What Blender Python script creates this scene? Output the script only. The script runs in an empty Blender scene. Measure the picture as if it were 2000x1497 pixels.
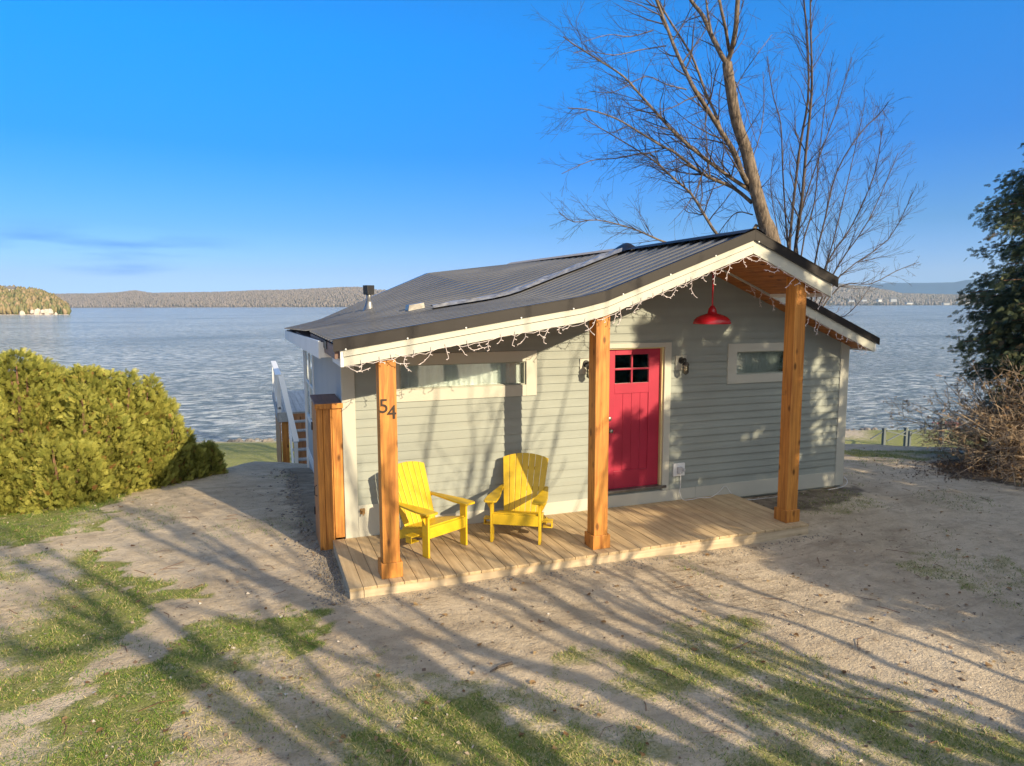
import bpy, bmesh, math, random
import numpy as np
from mathutils import Vector, Matrix
random.seed(7); RNG = np.random.default_rng(7)
scene = bpy.context.scene
COL = scene.collection
R = math.radians

# ------------------------------------------------------------------ camera
FPX, YAW, PITCH, ROLL = 1354.2, .3551, .1125, -.0027
CAM = np.array((-.991, -8.567, 2.878))
_f = np.array((math.sin(YAW)*math.cos(PITCH), math.cos(YAW)*math.cos(PITCH), -math.sin(PITCH)))
_r = np.array((math.cos(YAW), -math.sin(YAW), 0.))
_u = np.cross(_r, _f)
CR = _r*math.cos(ROLL)+_u*math.sin(ROLL); CU = -_r*math.sin(ROLL)+_u*math.cos(ROLL); CF = _f
cd = bpy.data.cameras.new('camera'); cam = bpy.data.objects.new('camera', cd); COL.objects.link(cam)
cd.sensor_width = 36; cd.lens = FPX/2000*36; cd.clip_start = .05; cd.clip_end = 20000
M = Matrix.Identity(4)
for i in range(3):
    M[i][0] = CR[i]; M[i][1] = CU[i]; M[i][2] = -CF[i]; M[i][3] = CAM[i]
cam.matrix_world = M
scene.camera = cam

def ray(x, y):
    return CF+CR*(x-1000)/FPX-CU*(y-748.5)/FPX
def hitz(x, y, z):                       # pixel of the photograph -> point on a level plane
    d = ray(x, y); return CAM+d*(z-CAM[2])/d[2]
FH = np.array((math.sin(YAW), math.cos(YAW), 0.)); RH = np.array((math.cos(YAW), -math.sin(YAW), 0.))
def at(x, y, v):                         # pixel -> point at level distance v ahead
    d = ray(x, y); return CAM+d*v/(d@FH)
def uv2w(u, v): return CAM[:2]+RH[:2]*u+FH[:2]*v
def w2uv(x, y):
    dx = x-CAM[0]; dy = y-CAM[1]
    return dx*RH[0]+dy*RH[1], dx*FH[0]+dy*FH[1]

# ------------------------------------------------------------------ light
SUN = np.array((.3529, -.8571, .3753))
SUN_EL = math.asin(SUN[2]); SUN_AZ = math.atan2(SUN[0], SUN[1])
w = bpy.data.worlds.new('World'); scene.world = w; w.use_nodes = True
nt = w.node_tree; N = nt.nodes; LK = nt.links; N.clear()
sky = N.new('ShaderNodeTexSky'); sky.sky_type = 'NISHITA'; sky.sun_disc = False
sky.sun_elevation = SUN_EL; sky.sun_rotation = SUN_AZ; sky.altitude = 100
sky.air_density = 1.0; sky.dust_density = 0; sky.ozone_density = 3.0
tc = N.new('ShaderNodeTexCoord')
# deep winter blue: the sky's colour is graded by height above the horizon
sx = N.new('ShaderNodeSeparateXYZ'); LK.new(tc.outputs['Generated'], sx.inputs[0])
gr_ = N.new('ShaderNodeValToRGB'); el_ = gr_.color_ramp.elements
STOPS = [(0, (.26, .43, .95)), (.037, (.29, .40, .78)), (.104, (.14, .335, .61)), (.204, (.02, .35, .76)), (.33, (.0, .50, .96)), (.9, (.12, .7, 1.0))]
while len(el_) < len(STOPS): el_.new(.5)
for i_, (p_, c_) in enumerate(STOPS): el_[i_].position = p_; el_[i_].color = (*c_, 1)
LK.new(sx.outputs['Z'], gr_.inputs[0])
hs = N.new('ShaderNodeMix'); hs.data_type = 'RGBA'; hs.blend_type = 'MULTIPLY'; hs.inputs['Factor'].default_value = 1
LK.new(sky.outputs[0], hs.inputs['A']); LK.new(gr_.outputs[0], hs.inputs['B'])
# thin darker cloud wisps low over the lake on the left
mp = N.new('ShaderNodeMapping'); mp.inputs['Scale'].default_value = (3.2, 3.2, 26)
LK.new(tc.outputs['Generated'], mp.inputs['Vector'])
nz = N.new('ShaderNodeTexNoise'); nz.inputs['Scale'].default_value = 1.6; nz.inputs['Detail'].default_value = 6
LK.new(mp.outputs[0], nz.inputs['Vector'])
rp = N.new('ShaderNodeMapRange'); rp.inputs['From Min'].default_value = .44; rp.inputs['From Max'].default_value = .62
LK.new(nz.outputs['Fac'], rp.inputs['Value'])
def sky_dir(px, py):
    d = ray(px, py); return d/np.linalg.norm(d)
def blob(px, py, sx, sz):
    d = sky_dir(px, py)
    sb = N.new('ShaderNodeVectorMath'); sb.operation = 'SUBTRACT'; sb.inputs[1].default_value = tuple(d)
    LK.new(tc.outputs['Generated'], sb.inputs[0])
    ml = N.new('ShaderNodeVectorMath'); ml.operation = 'MULTIPLY'; ml.inputs[1].default_value = (1/sx, 1/sx, 1/sz)
    LK.new(sb.outputs[0], ml.inputs[0])
    ln = N.new('ShaderNodeVectorMath'); ln.operation = 'LENGTH'; LK.new(ml.outputs[0], ln.inputs[0])
    mr = N.new('ShaderNodeMapRange'); mr.interpolation_type = 'SMOOTHSTEP'
    mr.inputs['From Min'].default_value = 1; mr.inputs['From Max'].default_value = .1
    LK.new(ln.outputs['Value'], mr.inputs['Value']); return mr.outputs[0]
b1 = blob(190, 478, .22, .034); b2 = blob(245, 525, .10, .013)
mx = N.new('ShaderNodeMath'); mx.operation = 'MAXIMUM'; LK.new(b1, mx.inputs[0]); LK.new(b2, mx.inputs[1])
mm = N.new('ShaderNodeMath'); mm.operation = 'MULTIPLY'; LK.new(mx.outputs[0], mm.inputs[0]); LK.new(rp.outputs[0], mm.inputs[1])
m2 = N.new('ShaderNodeMath'); m2.operation = 'MULTIPLY'; LK.new(mm.outputs[0], m2.inputs[0]); m2.inputs[1].default_value = 1.0
cm = N.new('ShaderNodeMix'); cm.data_type = 'RGBA'; cm.blend_type = 'MULTIPLY'
cm.inputs['B'].default_value = (.42, .62, .8, 1)
LK.new(m2.outputs[0], cm.inputs['Factor']); LK.new(hs.outputs['Result'], cm.inputs['A'])
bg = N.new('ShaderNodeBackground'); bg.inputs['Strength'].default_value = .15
# bright white veil added to the unseen sunward sky to lift fill in shade
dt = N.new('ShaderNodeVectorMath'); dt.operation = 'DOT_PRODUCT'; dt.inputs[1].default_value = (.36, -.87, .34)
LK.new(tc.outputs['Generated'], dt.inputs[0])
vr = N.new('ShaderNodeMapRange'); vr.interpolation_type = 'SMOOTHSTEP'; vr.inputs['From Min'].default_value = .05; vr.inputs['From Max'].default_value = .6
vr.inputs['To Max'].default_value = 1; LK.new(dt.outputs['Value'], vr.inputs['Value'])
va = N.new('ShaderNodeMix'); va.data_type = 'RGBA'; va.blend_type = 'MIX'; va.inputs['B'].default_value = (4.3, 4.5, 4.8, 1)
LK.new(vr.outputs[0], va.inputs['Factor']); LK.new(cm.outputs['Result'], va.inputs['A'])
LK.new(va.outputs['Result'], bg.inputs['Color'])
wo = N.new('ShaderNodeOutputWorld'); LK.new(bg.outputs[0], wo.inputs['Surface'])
sl = bpy.data.lights.new('sun', 'SUN'); sl.energy = 5.0; sl.angle = R(.42); sl.color = (1, .82, .55)
so = bpy.data.objects.new('sun', sl); COL.objects.link(so)
so.rotation_euler = Vector(SUN).to_track_quat('Z', 'Y').to_euler()
so.location = (10, -20, 20)
vs = scene.view_settings; vs.view_transform = 'Standard'; vs.look = 'None'; vs.gamma = 1; vs.use_curve_mapping = False
vs.exposure = .7

# ------------------------------------------------------------------ materials
def nmat(name, rough=.7, metal=0, spec=.5):
    m = bpy.data.materials.new(name); m.use_nodes = True
    t = m.node_tree; b = t.nodes['Principled BSDF']
    b.inputs['Roughness'].default_value = rough; b.inputs['Metallic'].default_value = metal
    b.inputs['Specular IOR Level'].default_value = spec
    return m, t, b
def node(t, typ, **kw):
    n = t.nodes.new(typ)
    for k, v in kw.items():
        if k in n.inputs: n.inputs[k].default_value = v
        else: setattr(n, k, v)
    return n
def coords(t, scale=(1, 1, 1), kind='Object'):
    c = node(t, 'ShaderNodeTexCoord'); mpn = node(t, 'ShaderNodeMapping'); mpn.inputs['Scale'].default_value = scale
    t.links.new(c.outputs[kind], mpn.inputs['Vector']); return mpn.outputs[0]
def noise(t, vec, scale, detail=5, rough=.55, dist=0):
    n = node(t, 'ShaderNodeTexNoise', Scale=scale, Detail=detail, Roughness=rough, Distortion=dist)
    t.links.new(vec, n.inputs['Vector']); return n.outputs['Fac']
def ramp(t, fac, stops):
    r = node(t, 'ShaderNodeValToRGB'); e = r.color_ramp.elements
    while len(e) < len(stops): e.new(.5)
    for i, (p, c) in enumerate(stops):
        e[i].position = p; e[i].color = (*c, 1) if len(c) == 3 else c
    t.links.new(fac, r.inputs[0]); return r.outputs[0]
def mix(t, fac, a, b, mode='MIX'):
    n = node(t, 'ShaderNodeMix', data_type='RGBA', blend_type=mode)
    for s, val in (('Factor', fac), ('A', a), ('B', b)):
        if isinstance(val, (int, float)): n.inputs[s].default_value = val
        elif isinstance(val, tuple): n.inputs[s].default_value = (*val, 1)
        else: t.links.new(val, n.inputs[s])
    return n.outputs['Result']
def math_(t, op, a, b=None, clamp=False):
    n = node(t, 'ShaderNodeMath', operation=op, use_clamp=clamp)
    for i, val in enumerate((a, b)):
        if val is None: continue
        if isinstance(val, (int, float)): n.inputs[i].default_value = val
        else: t.links.new(val, n.inputs[i])
    return n.outputs[0]
def bump(t, b, h, strength=.3, dist=.01):
    n = node(t, 'ShaderNodeBump', Strength=strength, Distance=dist)
    t.links.new(h, n.inputs['Height']); t.links.new(n.outputs[0], b.inputs['Normal'])
def paint(name, col, rough=.6, var=.12, scale=3, bs=40, bstr=.15, spec=.4, stretch=(1, 1, 1)):
    m, t, b = nmat(name, rough, 0, spec); v = coords(t, stretch)
    n1 = noise(t, v, scale, 6, .6)
    lo = tuple(c*(1-var) for c in col); hi = tuple(min(1, c*(1+var)) for c in col)
    c = ramp(t, n1, [(.3, lo), (.7, hi)])
    # faint weather streaks
    n3 = noise(t, coords(t, (6, 6, .7)), 3, 4)
    c = mix(t, math_(t, 'MULTIPLY', n3, var*1.2), c, tuple(x*.75 for x in col))
    t.links.new(c, b.inputs['Base Color'])
    bump(t, b, noise(t, v, bs, 4), bstr, .003); return m
def wood(name, dark, light, axis=2, rough=.55, grain=14, knots=True, bstr=.25):
    m, t, b = nmat(name, rough, 0, .4)
    sc = [grain]*3; sc[axis] = grain*.06
    v = coords(t, tuple(sc)); info = node(t, 'ShaderNodeObjectInfo')
    ad = node(t, 'ShaderNodeVectorMath', operation='ADD'); t.links.new(v, ad.inputs[0]); t.links.new(info.outputs['Location'], ad.inputs[1])
    n1 = noise(t, ad.outputs[0], 1.2, 7, .62, 1.2)
    mid = tuple((a+c)/2 for a, c in zip(dark, light))
    c = ramp(t, n1, [(.32, dark), (.47, mid), (.62, light), (.75, mid)])
    big = noise(t, coords(t, (2.2, 2.2, 1.3)), 2.2, 3)
    c = mix(t, math_(t, 'MULTIPLY', math_(t, 'SUBTRACT', big, .4, True), 1.6), c, tuple(x*.72 for x in mid), 'MIX')
    if knots:
        kv = [7, 7, 7]; kv[axis] = 3.2
        vo = node(t, 'ShaderNodeTexVoronoi', Scale=1.0); t.links.new(coords(t, tuple(kv)), vo.inputs['Vector'])
        k = node(t, 'ShaderNodeMapRange'); k.inputs['From Min'].default_value = .09; k.inputs['From Max'].default_value = .2
        k.inputs['To Min'].default_value = .85; k.inputs['To Max'].default_value = 0
        t.links.new(vo.outputs['Distance'], k.inputs['Value'])
        c = mix(t, k.outputs[0], c, tuple(x*.3 for x in dark))
    t.links.new(c, b.inputs['Base Color']); bump(t, b, n1, bstr, .003); return m

M_SIDE = paint('siding_paint', (.285, .31, .28), .72, .08, 1.5, 60, .25)
_t = M_SIDE.node_tree; _b = _t.nodes['Principled BSDF']; _c = _b.inputs['Base Color'].links[0].from_socket
_n = noise(_t, coords(_t, (.35, .01, 9.09)), 1.0, 1, .3); _d = noise(_t, coords(_t, (1.2, 1, 5)), 1.3, 5, .6)
_c2 = mix(_t, math_(_t, 'MULTIPLY', math_(_t, 'SUBTRACT', _n, .40, True), 1.3, True), _c, (.20, .215, .195))
_t.links.new(mix(_t, math_(_t, 'MULTIPLY', math_(_t, 'SUBTRACT', _d, .55, True), 1.2, True), _c2, (.33, .32, .26)), _b.inputs['Base Color'])
M_PANEL = paint('side_wall_paint', (.42, .43, .42), .8, .05, 1, 90, .3)
M_TRIM = paint('cream_trim_paint', (.47, .465, .40), .55, .05, 2, 50, .12)
M_WHITE = paint('white_trim_paint', (.74, .74, .72), .5, .05, 2, 50, .1)
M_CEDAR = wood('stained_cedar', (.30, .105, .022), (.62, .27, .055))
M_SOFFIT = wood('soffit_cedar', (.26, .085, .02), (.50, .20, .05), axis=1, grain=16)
M_SKIRT = wood('skirt_cedar', (.30, .13, .05), (.48, .23, .10))
M_CAPWOOD = wood('weathered_cap_wood', (.12, .07, .055), (.22, .13, .10), axis=1, knots=False)
M_DECK = wood('porch_deck_wood', (.36, .25, .135), (.56, .42, .245), axis=1, rough=.75, grain=12, knots=False, bstr=.3)
M_DECKX = wood('porch_edge_wood', (.38, .29, .19), (.58, .47, .32), axis=0, rough=.75, grain=12, knots=True, bstr=.3)
M_GREYDECK = wood('grey_deck_wood', (.28, .29, .29), (.45, .46, .46), axis=1, rough=.8, grain=12, knots=False)
M_YELLOW = paint('yellow_chair_paint', (.62, .41, .016), .45, .13, 9, 80, .25, .5)
M_DOOR = paint('crimson_door_paint', (.36, .018, .048), .42, .08, 3, 60, .08, .5)
M_LAMP = paint('red_lamp_enamel', (.38, .012, .02), .25, .05, 3, 30, .03, .6)
M_BLACKM = paint('black_metal', (.02, .02, .022), .4, .2, 5, 60, .1, .5)
M_DARKTRIM = paint('dark_rake_metal', (.014, .011, .011), .45, .2, 4, 8, .15, .35)
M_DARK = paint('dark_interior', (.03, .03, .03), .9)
M_NUM = paint('house_number_metal', (.03, .018, .012), .5)
M_WIRE = paint('light_string_plastic', (.60, .53, .52), .5)
M_CORD = paint('white_cord_plastic', (.7, .7, .7), .5)
M_PLASTIC = paint('grey_outlet_plastic', (.5, .5, .5), .5)
M_BRASS = paint('brass', (.3, .17, .06), .35)
M_ROCK = paint('pebble_stone', (.20, .18, .16), .9, .4, 20)
M_GREYPOST = paint('grey_fence_paint', (.11, .13, .14), .8)
M_REDDOCK = paint('faded_red_boards', (.38, .13, .12), .8, .2)
M_BARE = paint('pale_dead_wood', (.38, .29, .20), .85, .3, 8)

# ribbed roof metal
M_ROOF, t, b = nmat('dark_roof_metal', .14, 0, .8)
v = coords(t, (1, 1, 1)); n1 = noise(t, v, 1.1, 5); n2 = noise(t, coords(t, (3, 40, 3)), 2, 4)
c = ramp(t, n1, [(.3, (.045, .044, .045)), (.7, (.085, .082, .08))])
t.links.new(mix(t, math_(t, 'MULTIPLY', n2, .5), c, (.05, .045, .042)), b.inputs['Base Color'])
t.links.new(math_(t, 'MULTIPLY_ADD', n1, .25), b.inputs['Roughness'])
b.inputs['Roughness'].links[0].from_node.inputs[2].default_value = .07; b.inputs['IOR'].default_value = 1.7
bump(t, b, noise(t, coords(t, (2, 2, 2)), 1.5, 2), .12, .02)
M_FLASH, t, b = nmat('bent_flashing_metal', .45, .5, .5)
n1 = noise(t, coords(t, (4, 4, 4)), 2.5, 5)
t.links.new(ramp(t, n1, [(.3, (.20, .19, .19)), (.7, (.48, .47, .46))]), b.inputs['Base Color'])
bump(t, b, n1, .5, .03)
M_STEEL, t, b = nmat('galvanised_pipe', .4, .8, .5)
n1 = noise(t, coords(t), 8, 5); t.links.new(ramp(t, n1, [(.3, (.16, .15, .14)), (.7, (.32, .31, .29))]), b.inputs['Base Color'])

# window glass: thin pane, partly mirror
def glass(name, tint=(.95, .98, .97), refl=.3):
    m = bpy.data.materials.new(name); m.use_nodes = True; t = m.node_tree; t.nodes.clear()
    tr = node(t, 'ShaderNodeBsdfTransparent'); tr.inputs[0].default_value = (*tint, 1)
    gl = node(t, 'ShaderNodeBsdfGlossy', Roughness=.03); gl.inputs['Color'].default_value = (.85, .9, .88, 1)
    lw = node(t, 'ShaderNodeFresnel', IOR=1.5); ad = math_(t, 'ADD', lw.outputs[0], refl, True)
    mxs = node(t, 'ShaderNodeMixShader'); t.links.new(ad, mxs.inputs[0])
    t.links.new(tr.outputs[0], mxs.inputs[1]); t.links.new(gl.outputs[0], mxs.inputs[2])
    wob = noise(t, coords(t), 2, 2); bn = node(t, 'ShaderNodeBump', Strength=.1, Distance=.02)
    t.links.new(wob, bn.inputs['Height']); t.links.new(bn.outputs[0], gl.inputs['Normal'])
    o = node(t, 'ShaderNodeOutputMaterial'); t.links.new(mxs.outputs[0], o.inputs[0]); return m
M_GLASS = glass('window_glass', refl=.12)
M_DGLASS = glass('door_glass', (.3, .33, .33), .34)
M_CURTAIN = paint('sheer_curtain', (.78, .80, .78), .9, .1, 6)

# bark
def bark(name, c1, c2, sc=15):
    m, t, b = nmat(name, .9, 0, .2)
    n1 = noise(t, coords(t, (1, 1, .25)), sc, 6, .65)
    t.links.new(ramp(t, n1, [(.3, c1), (.68, c2)]), b.inputs['Base Color']); bump(t, b, n1, 1, .05); return m
M_BARK = bark('maple_bark', (.04, .032, .027), (.27, .21, .155))
M_BARK2 = bark('grey_twig_bark', (.045, .038, .036), (.135, .105, .09))
M_BARK3 = bark('red_brown_bark', (.10, .05, .035), (.28, .16, .10))
# leaves: per-spray tone is stored on the mesh
def leafmat(name, stops, transl=.25):
    m = bpy.data.materials.new(name); m.use_nodes = True; t = m.node_tree; t.nodes.clear()
    a = node(t, 'ShaderNodeAttribute', attribute_name='tone')
    c = ramp(t, a.outputs['Fac'], stops)
    d = node(t, 'ShaderNodeBsdfPrincipled', Roughness=.65); d.inputs['Specular IOR Level'].default_value = .25
    tl = node(t, 'ShaderNodeBsdfTranslucent'); t.links.new(c, d.inputs['Base Color']); t.links.new(c, tl.inputs['Color'])
    ms = node(t, 'ShaderNodeMixShader'); ms.inputs[0].default_value = transl
    t.links.new(d.outputs[0], ms.inputs[1]); t.links.new(tl.outputs[0], ms.inputs[2])
    o = node(t, 'ShaderNodeOutputMaterial'); t.links.new(ms.outputs[0], o.inputs[0]); return m
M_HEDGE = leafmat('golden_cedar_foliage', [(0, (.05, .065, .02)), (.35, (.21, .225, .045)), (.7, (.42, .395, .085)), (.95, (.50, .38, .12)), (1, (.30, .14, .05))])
M_CONIF = leafmat('dark_cedar_foliage', [(0, (.035, .05, .028)), (.5, (.085, .11, .055)), (.9, (.15, .16, .07)), (1, (.16, .11, .05))])
M_DRYLEAF = leafmat('dry_brown_leaves', [(0, (.14, .07, .03)), (.5, (.30, .18, .08)), (1, (.46, .32, .16))])
M_GRASS = leafmat('grass_blades', [(0, (.045, .11, .016)), (.35, (.14, .24, .03)), (.6, (.33, .38, .065)), (.8, (.48, .40, .19)), (1, (.56, .46, .26))], .2)
M_LITTER = leafmat('leaf_litter', [(0, (.09, .06, .04)), (.5, (.22, .15, .10)), (.8, (.36, .28, .2)), (1, (.55, .5, .44))], 0)
M_FOREST = leafmat('far_trees', [(0, (.09, .10, .075)), (.35, (.16, .14, .12)), (.7, (.21, .175, .15)), (1, (.26, .22, .19))], 0)
M_FOREST2 = leafmat('headland_trees', [(0, (.05, .075, .03)), (.35, (.13, .14, .055)), (.7, (.22, .175, .085)), (1, (.30, .22, .13))], 0)

# ground
M_GROUND, t, b = nmat('yard_ground', .95, 0, .15)
at_ = node(t, 'ShaderNodeAttribute', attribute_name='cover')
sep = node(t, 'ShaderNodeSeparateColor'); t.links.new(at_.outputs['Color'], sep.inputs[0])
gm, dm, bm_ = sep.outputs[0], sep.outputs[1], sep.outputs[2]
V1 = coords(t)
nA = noise(t, V1, .55, 6, .6, .4); nB = noise(t, V1, 4.5, 7, .65); nC = noise(t, V1, 38, 4, .7); nD = noise(t, V1, 140, 2, .6)
sand = ramp(t, nA, [(.3, (.49, .39, .27)), (.5, (.61, .50, .36)), (.7, (.68, .57, .43))])
sand = mix(t, math_(t, 'MULTIPLY', math_(t, 'SUBTRACT', nB, .45, True), 1.9), sand, (.24, .185, .13))
sand = mix(t, math_(t, 'MULTIPLY', math_(t, 'SUBTRACT', nC, .56, True), 3.0, True), sand, (.17, .13, .09))
sand = mix(t, math_(t, 'MULTIPLY', math_(t, 'SUBTRACT', nD, .60, True), 3.5, True), sand, (.62, .56, .47))
trk = noise(t, coords(t, (.5, 2.6, 1)), 1.6, 7, .7, .8)
sand = mix(t, math_(t, 'MULTIPLY', math_(t, 'SUBTRACT', trk, .5, True), 2.6, True), sand, (.27, .21, .15))
gr = ramp(t, nB, [(.3, (.14, .19, .04)), (.5, (.27, .29, .08)), (.72, (.47, .40, .20))])
gr = mix(t, math_(t, 'MULTIPLY', math_(t, 'SUBTRACT', nC, .35, True), 1.6), gr, (.09, .10, .035))
k = math_(t, 'ADD', gm, math_(t, 'MULTIPLY', math_(t, 'SUBTRACT', nB, .5), 1.5))
k = math_(t, 'ADD', k, math_(t, 'MULTIPLY', math_(t, 'SUBTRACT', nC, .5), 1.0))
kr = node(t, 'ShaderNodeMapRange'); kr.inputs['From Min'].default_value = .42; kr.inputs['From Max'].default_value = .95
t.links.new(k, kr.inputs['Value'])
c = mix(t, kr.outputs[0], sand, gr)
soil = ramp(t, nC, [(.3, (.035, .027, .02)), (.7, (.14, .11, .085))])
c = mix(t, math_(t, 'MULTIPLY', dm, math_(t, 'ADD', .4, nB), True), c, soil)
vo = node(t, 'ShaderNodeTexBrick', Scale=1.0); vo.inputs['Mortar Size'].default_value = .012
vo.inputs['Brick Width'].default_value = .22; vo.inputs['Row Height'].default_value = .11
t.links.new(coords(t), vo.inputs['Vector'])
pv = math_(t, 'MULTIPLY', math_(t, 'MULTIPLY', vo.outputs['Fac'], bm_), math_(t, 'SUBTRACT', math_(t, 'MULTIPLY', nB, 3), 1.1, True))
c = mix(t, math_(t, 'MULTIPLY', pv, .55), c, (.16, .12, .09))
t.links.new(c, b.inputs['Base Color'])
hgt = math_(t, 'ADD', math_(t, 'MULTIPLY', nB, 2.6), math_(t, 'ADD', nC, math_(t, 'MULTIPLY', nD, .35)))
hgt = math_(t, 'SUBTRACT', hgt, math_(t, 'MULTIPLY', pv, 1.0))
bump(t, b, hgt, 1.0, .032)

# lake
M_WATER, t, b = nmat('lake_water', .12, 0, .5)
b.inputs['Base Color'].default_value = (.085, .10, .105, 1); b.inputs['IOR'].default_value = 1.33
gp = node(t, 'ShaderNodeNewGeometry')
mpw = node(t, 'ShaderNodeMapping'); mpw.inputs['Rotation'].default_value = (0, 0, YAW+.1); mpw.inputs['Scale'].default_value = (.5, 1, 1)
t.links.new(gp.outputs['Position'], mpw.inputs['Vector'])
w1 = noise(t, mpw.outputs[0], 1.25, 10, .68, .45); w2 = noise(t, mpw.outputs[0], .28, 5, .6, .3)
w3 = noise(t, mpw.outputs[0], .09, 3, .5)
hh = math_(t, 'ADD', math_(t, 'MULTIPLY', w1, 1.0), math_(t, 'MULTIPLY', w2, .9))
w4 = noise(t, mpw.outputs[0], .018, 4, .6, .5)
hh = math_(t, 'MULTIPLY', hh, math_(t, 'ADD', .2, math_(t, 'ADD', math_(t, 'MULTIPLY', w3, .8), math_(t, 'MULTIPLY', w4, .9))))
bump(t, b, hh, 1.0, 1.5)
wc = ramp(t, w1, [(.40, (.05, .09, .12)), (.49, (.21, .27, .30)), (.60, (.66, .70, .72))])  # pale wave highlights and dark troughs put into the base colour
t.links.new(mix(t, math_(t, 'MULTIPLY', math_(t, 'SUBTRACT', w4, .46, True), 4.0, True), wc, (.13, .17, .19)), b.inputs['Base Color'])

# hills
def hillmat(name, cols, sc):
    m, t, b = nmat(name, 1, 0, .05)
    v = coords(t, (1, 1, 2.5)); n1 = noise(t, v, sc, 8, .7); t.links.new(ramp(t, n1, cols), b.inputs['Base Color'])
    bump(t, b, n1, 1, 6); return m
M_HILL = hillmat('far_hill', [(.3, (.13, .115, .085)), (.5, (.22, .18, .14)), (.7, (.30, .26, .21))], .012)
M_HILL2 = hillmat('wooded_headland', [(.3, (.09, .10, .04)), (.5, (.19, .16, .08)), (.7, (.26, .20, .12))], .05)
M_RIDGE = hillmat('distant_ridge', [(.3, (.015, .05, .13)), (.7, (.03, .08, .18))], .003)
M_CLIFF = paint('pale_rock', (.55, .47, .40), .9, .3, .4)
M_FARWHITE = paint('far_house_wall', (.5, .5, .49), .8)
M_FARROOF = paint('far_house_roof', (.16, .15, .15), .8)

# ------------------------------------------------------------------ builders
def tag(o, label=None, cat=None, group=None, kind=None):
    if label: o['label'] = label
    if cat: o['category'] = cat
    if group: o['group'] = group
    if kind: o['kind'] = kind
    return o
def empty(name, loc=(0, 0, 0), rz=0, **kw):
    o = bpy.data.objects.new(name, None); COL.objects.link(o); o.location = loc; o.rotation_euler = (0, 0, rz)
    o.empty_display_size = .2; tag(o, **kw); return o
class MB:
    def __init__(s): s.v = []; s.f = []
    def add(s, vs_, fs):
        n = len(s.v); s.v += [tuple(p) for p in vs_]; s.f += [tuple(i+n for i in f) for f in fs]; return s
    def box(s, x0, x1, y0, y1, z0, z1, mat=None):
        p = [(x, y, z) for x in (x0, x1) for y in (y0, y1) for z in (z0, z1)]
        if mat is not None: p = [tuple(mat @ Vector(q)) for q in p]
        return s.add(p, [(0, 1, 3, 2), (4, 6, 7, 5), (0, 4, 5, 1), (2, 3, 7, 6), (0, 2, 6, 4), (1, 5, 7, 3)])
    def bar(s, a, b_, w_, h_, up=(0, 0, 1)):        # box between two points
        a = Vector(a); b_ = Vector(b_); d = (b_-a); L = d.length; d.normalize()
        up = Vector(up); x = d.cross(up); x.normalize(); y = x.cross(d)
        pts = []
        for e in (a, b_):
            for sx, sy in ((-1, -1), (1, -1), (1, 1), (-1, 1)): pts.append(e+x*sx*w_/2+y*sy*h_/2)
        return s.add(pts, [(0, 1, 2, 3), (7, 6, 5, 4), (0, 4, 5, 1), (1, 5, 6, 2), (2, 6, 7, 3), (3, 7, 4, 0)])
    def tube(s, pts, rad, n=8, cap=True):
        pts = [Vector(p) for p in pts]
        if not hasattr(rad, '__len__'): rad = [rad]*len(pts)
        base = len(s.v); prev = None
        for i, p in enumerate(pts):
            d = (pts[min(i+1, len(pts)-1)]-pts[max(i-1, 0)]); d = d.normalized() if d.length > 1e-9 else Vector((0, 0, 1))
            if prev is None:
                x = d.cross(Vector((.31, .73, .61))); x.normalize()
            else:
                x = prev-d*prev.dot(d)
                if x.length < 1e-6: x = d.cross(Vector((1, 0, 0)))
                x.normalize()
            prev = x; y = d.cross(x)
            for k_ in range(n):
                a = 2*math.pi*k_/n; q = p+(x*math.cos(a)+y*math.sin(a))*rad[i]; s.v.append((q.x, q.y, q.z))
        for i in range(len(pts)-1):
            for k_ in range(n):
                a = base+i*n+k_; b_ = base+i*n+(k_+1) % n; s.f.append((a, b_, b_+n, a+n))
        if cap:
            s.f.append(tuple(base+k_ for k_ in range(n))[::-1]); s.f.append(tuple(base+(len(pts)-1)*n+k_ for k_ in range(n)))
        return s
    def lathe(s, prof, c=(0, 0, 0), n=32, mat=None):
        base = len(s.v)
        for r, z in prof:
            for k_ in range(n):
                a = 2*math.pi*k_/n; q = Vector((c[0]+r*math.cos(a), c[1]+r*math.sin(a), c[2]+z))
                if mat is not None: q = mat @ q
                s.v.append(tuple(q))
        for i in range(len(prof)-1):
            for k_ in range(n):
                a = base+i*n+k_; b_ = base+i*n+(k_+1) % n; s.f.append((a, b_, b_+n, a+n))
        return s
    def prism(s, poly, a0, a1, axis=1, mat=None):     # extrude a 2D outline along an axis
        n = len(poly); P_ = []
        for val in (a0, a1):
            for p, q in poly:
                P_.append({0: (val, p, q), 1: (p, val, q), 2: (p, q, val)}[axis])
        if mat is not None: P_ = [tuple(mat @ Vector(q)) for q in P_]
        return s.add(P_, [tuple(range(n))[::-1], tuple(range(n, 2*n))]+[(i, (i+1) % n, (i+1) % n+n, i+n) for i in range(n)])
    def build(s, name, m, parent=None, bev=0, smooth=False, **kw):
        me = bpy.data.meshes.new(name); me.from_pydata(s.v, [], s.f); me.validate(); me.update()
        bm = bmesh.new(); bm.from_mesh(me); bmesh.ops.recalc_face_normals(bm, faces=bm.faces); bm.to_mesh(me); bm.free()
        me.materials.append(m)
        if smooth: me.polygons.foreach_set('use_smooth', [True]*len(me.polygons))
        o = bpy.data.objects.new(name, me); COL.objects.link(o)
        if parent: o.parent = parent
        if bev:
            bv = o.modifiers.new('bevel', 'BEVEL'); bv.width = bev; bv.segments = 2; bv.limit_method = 'ANGLE'; bv.harden_normals = False
        tag(o, **kw); return o
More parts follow.
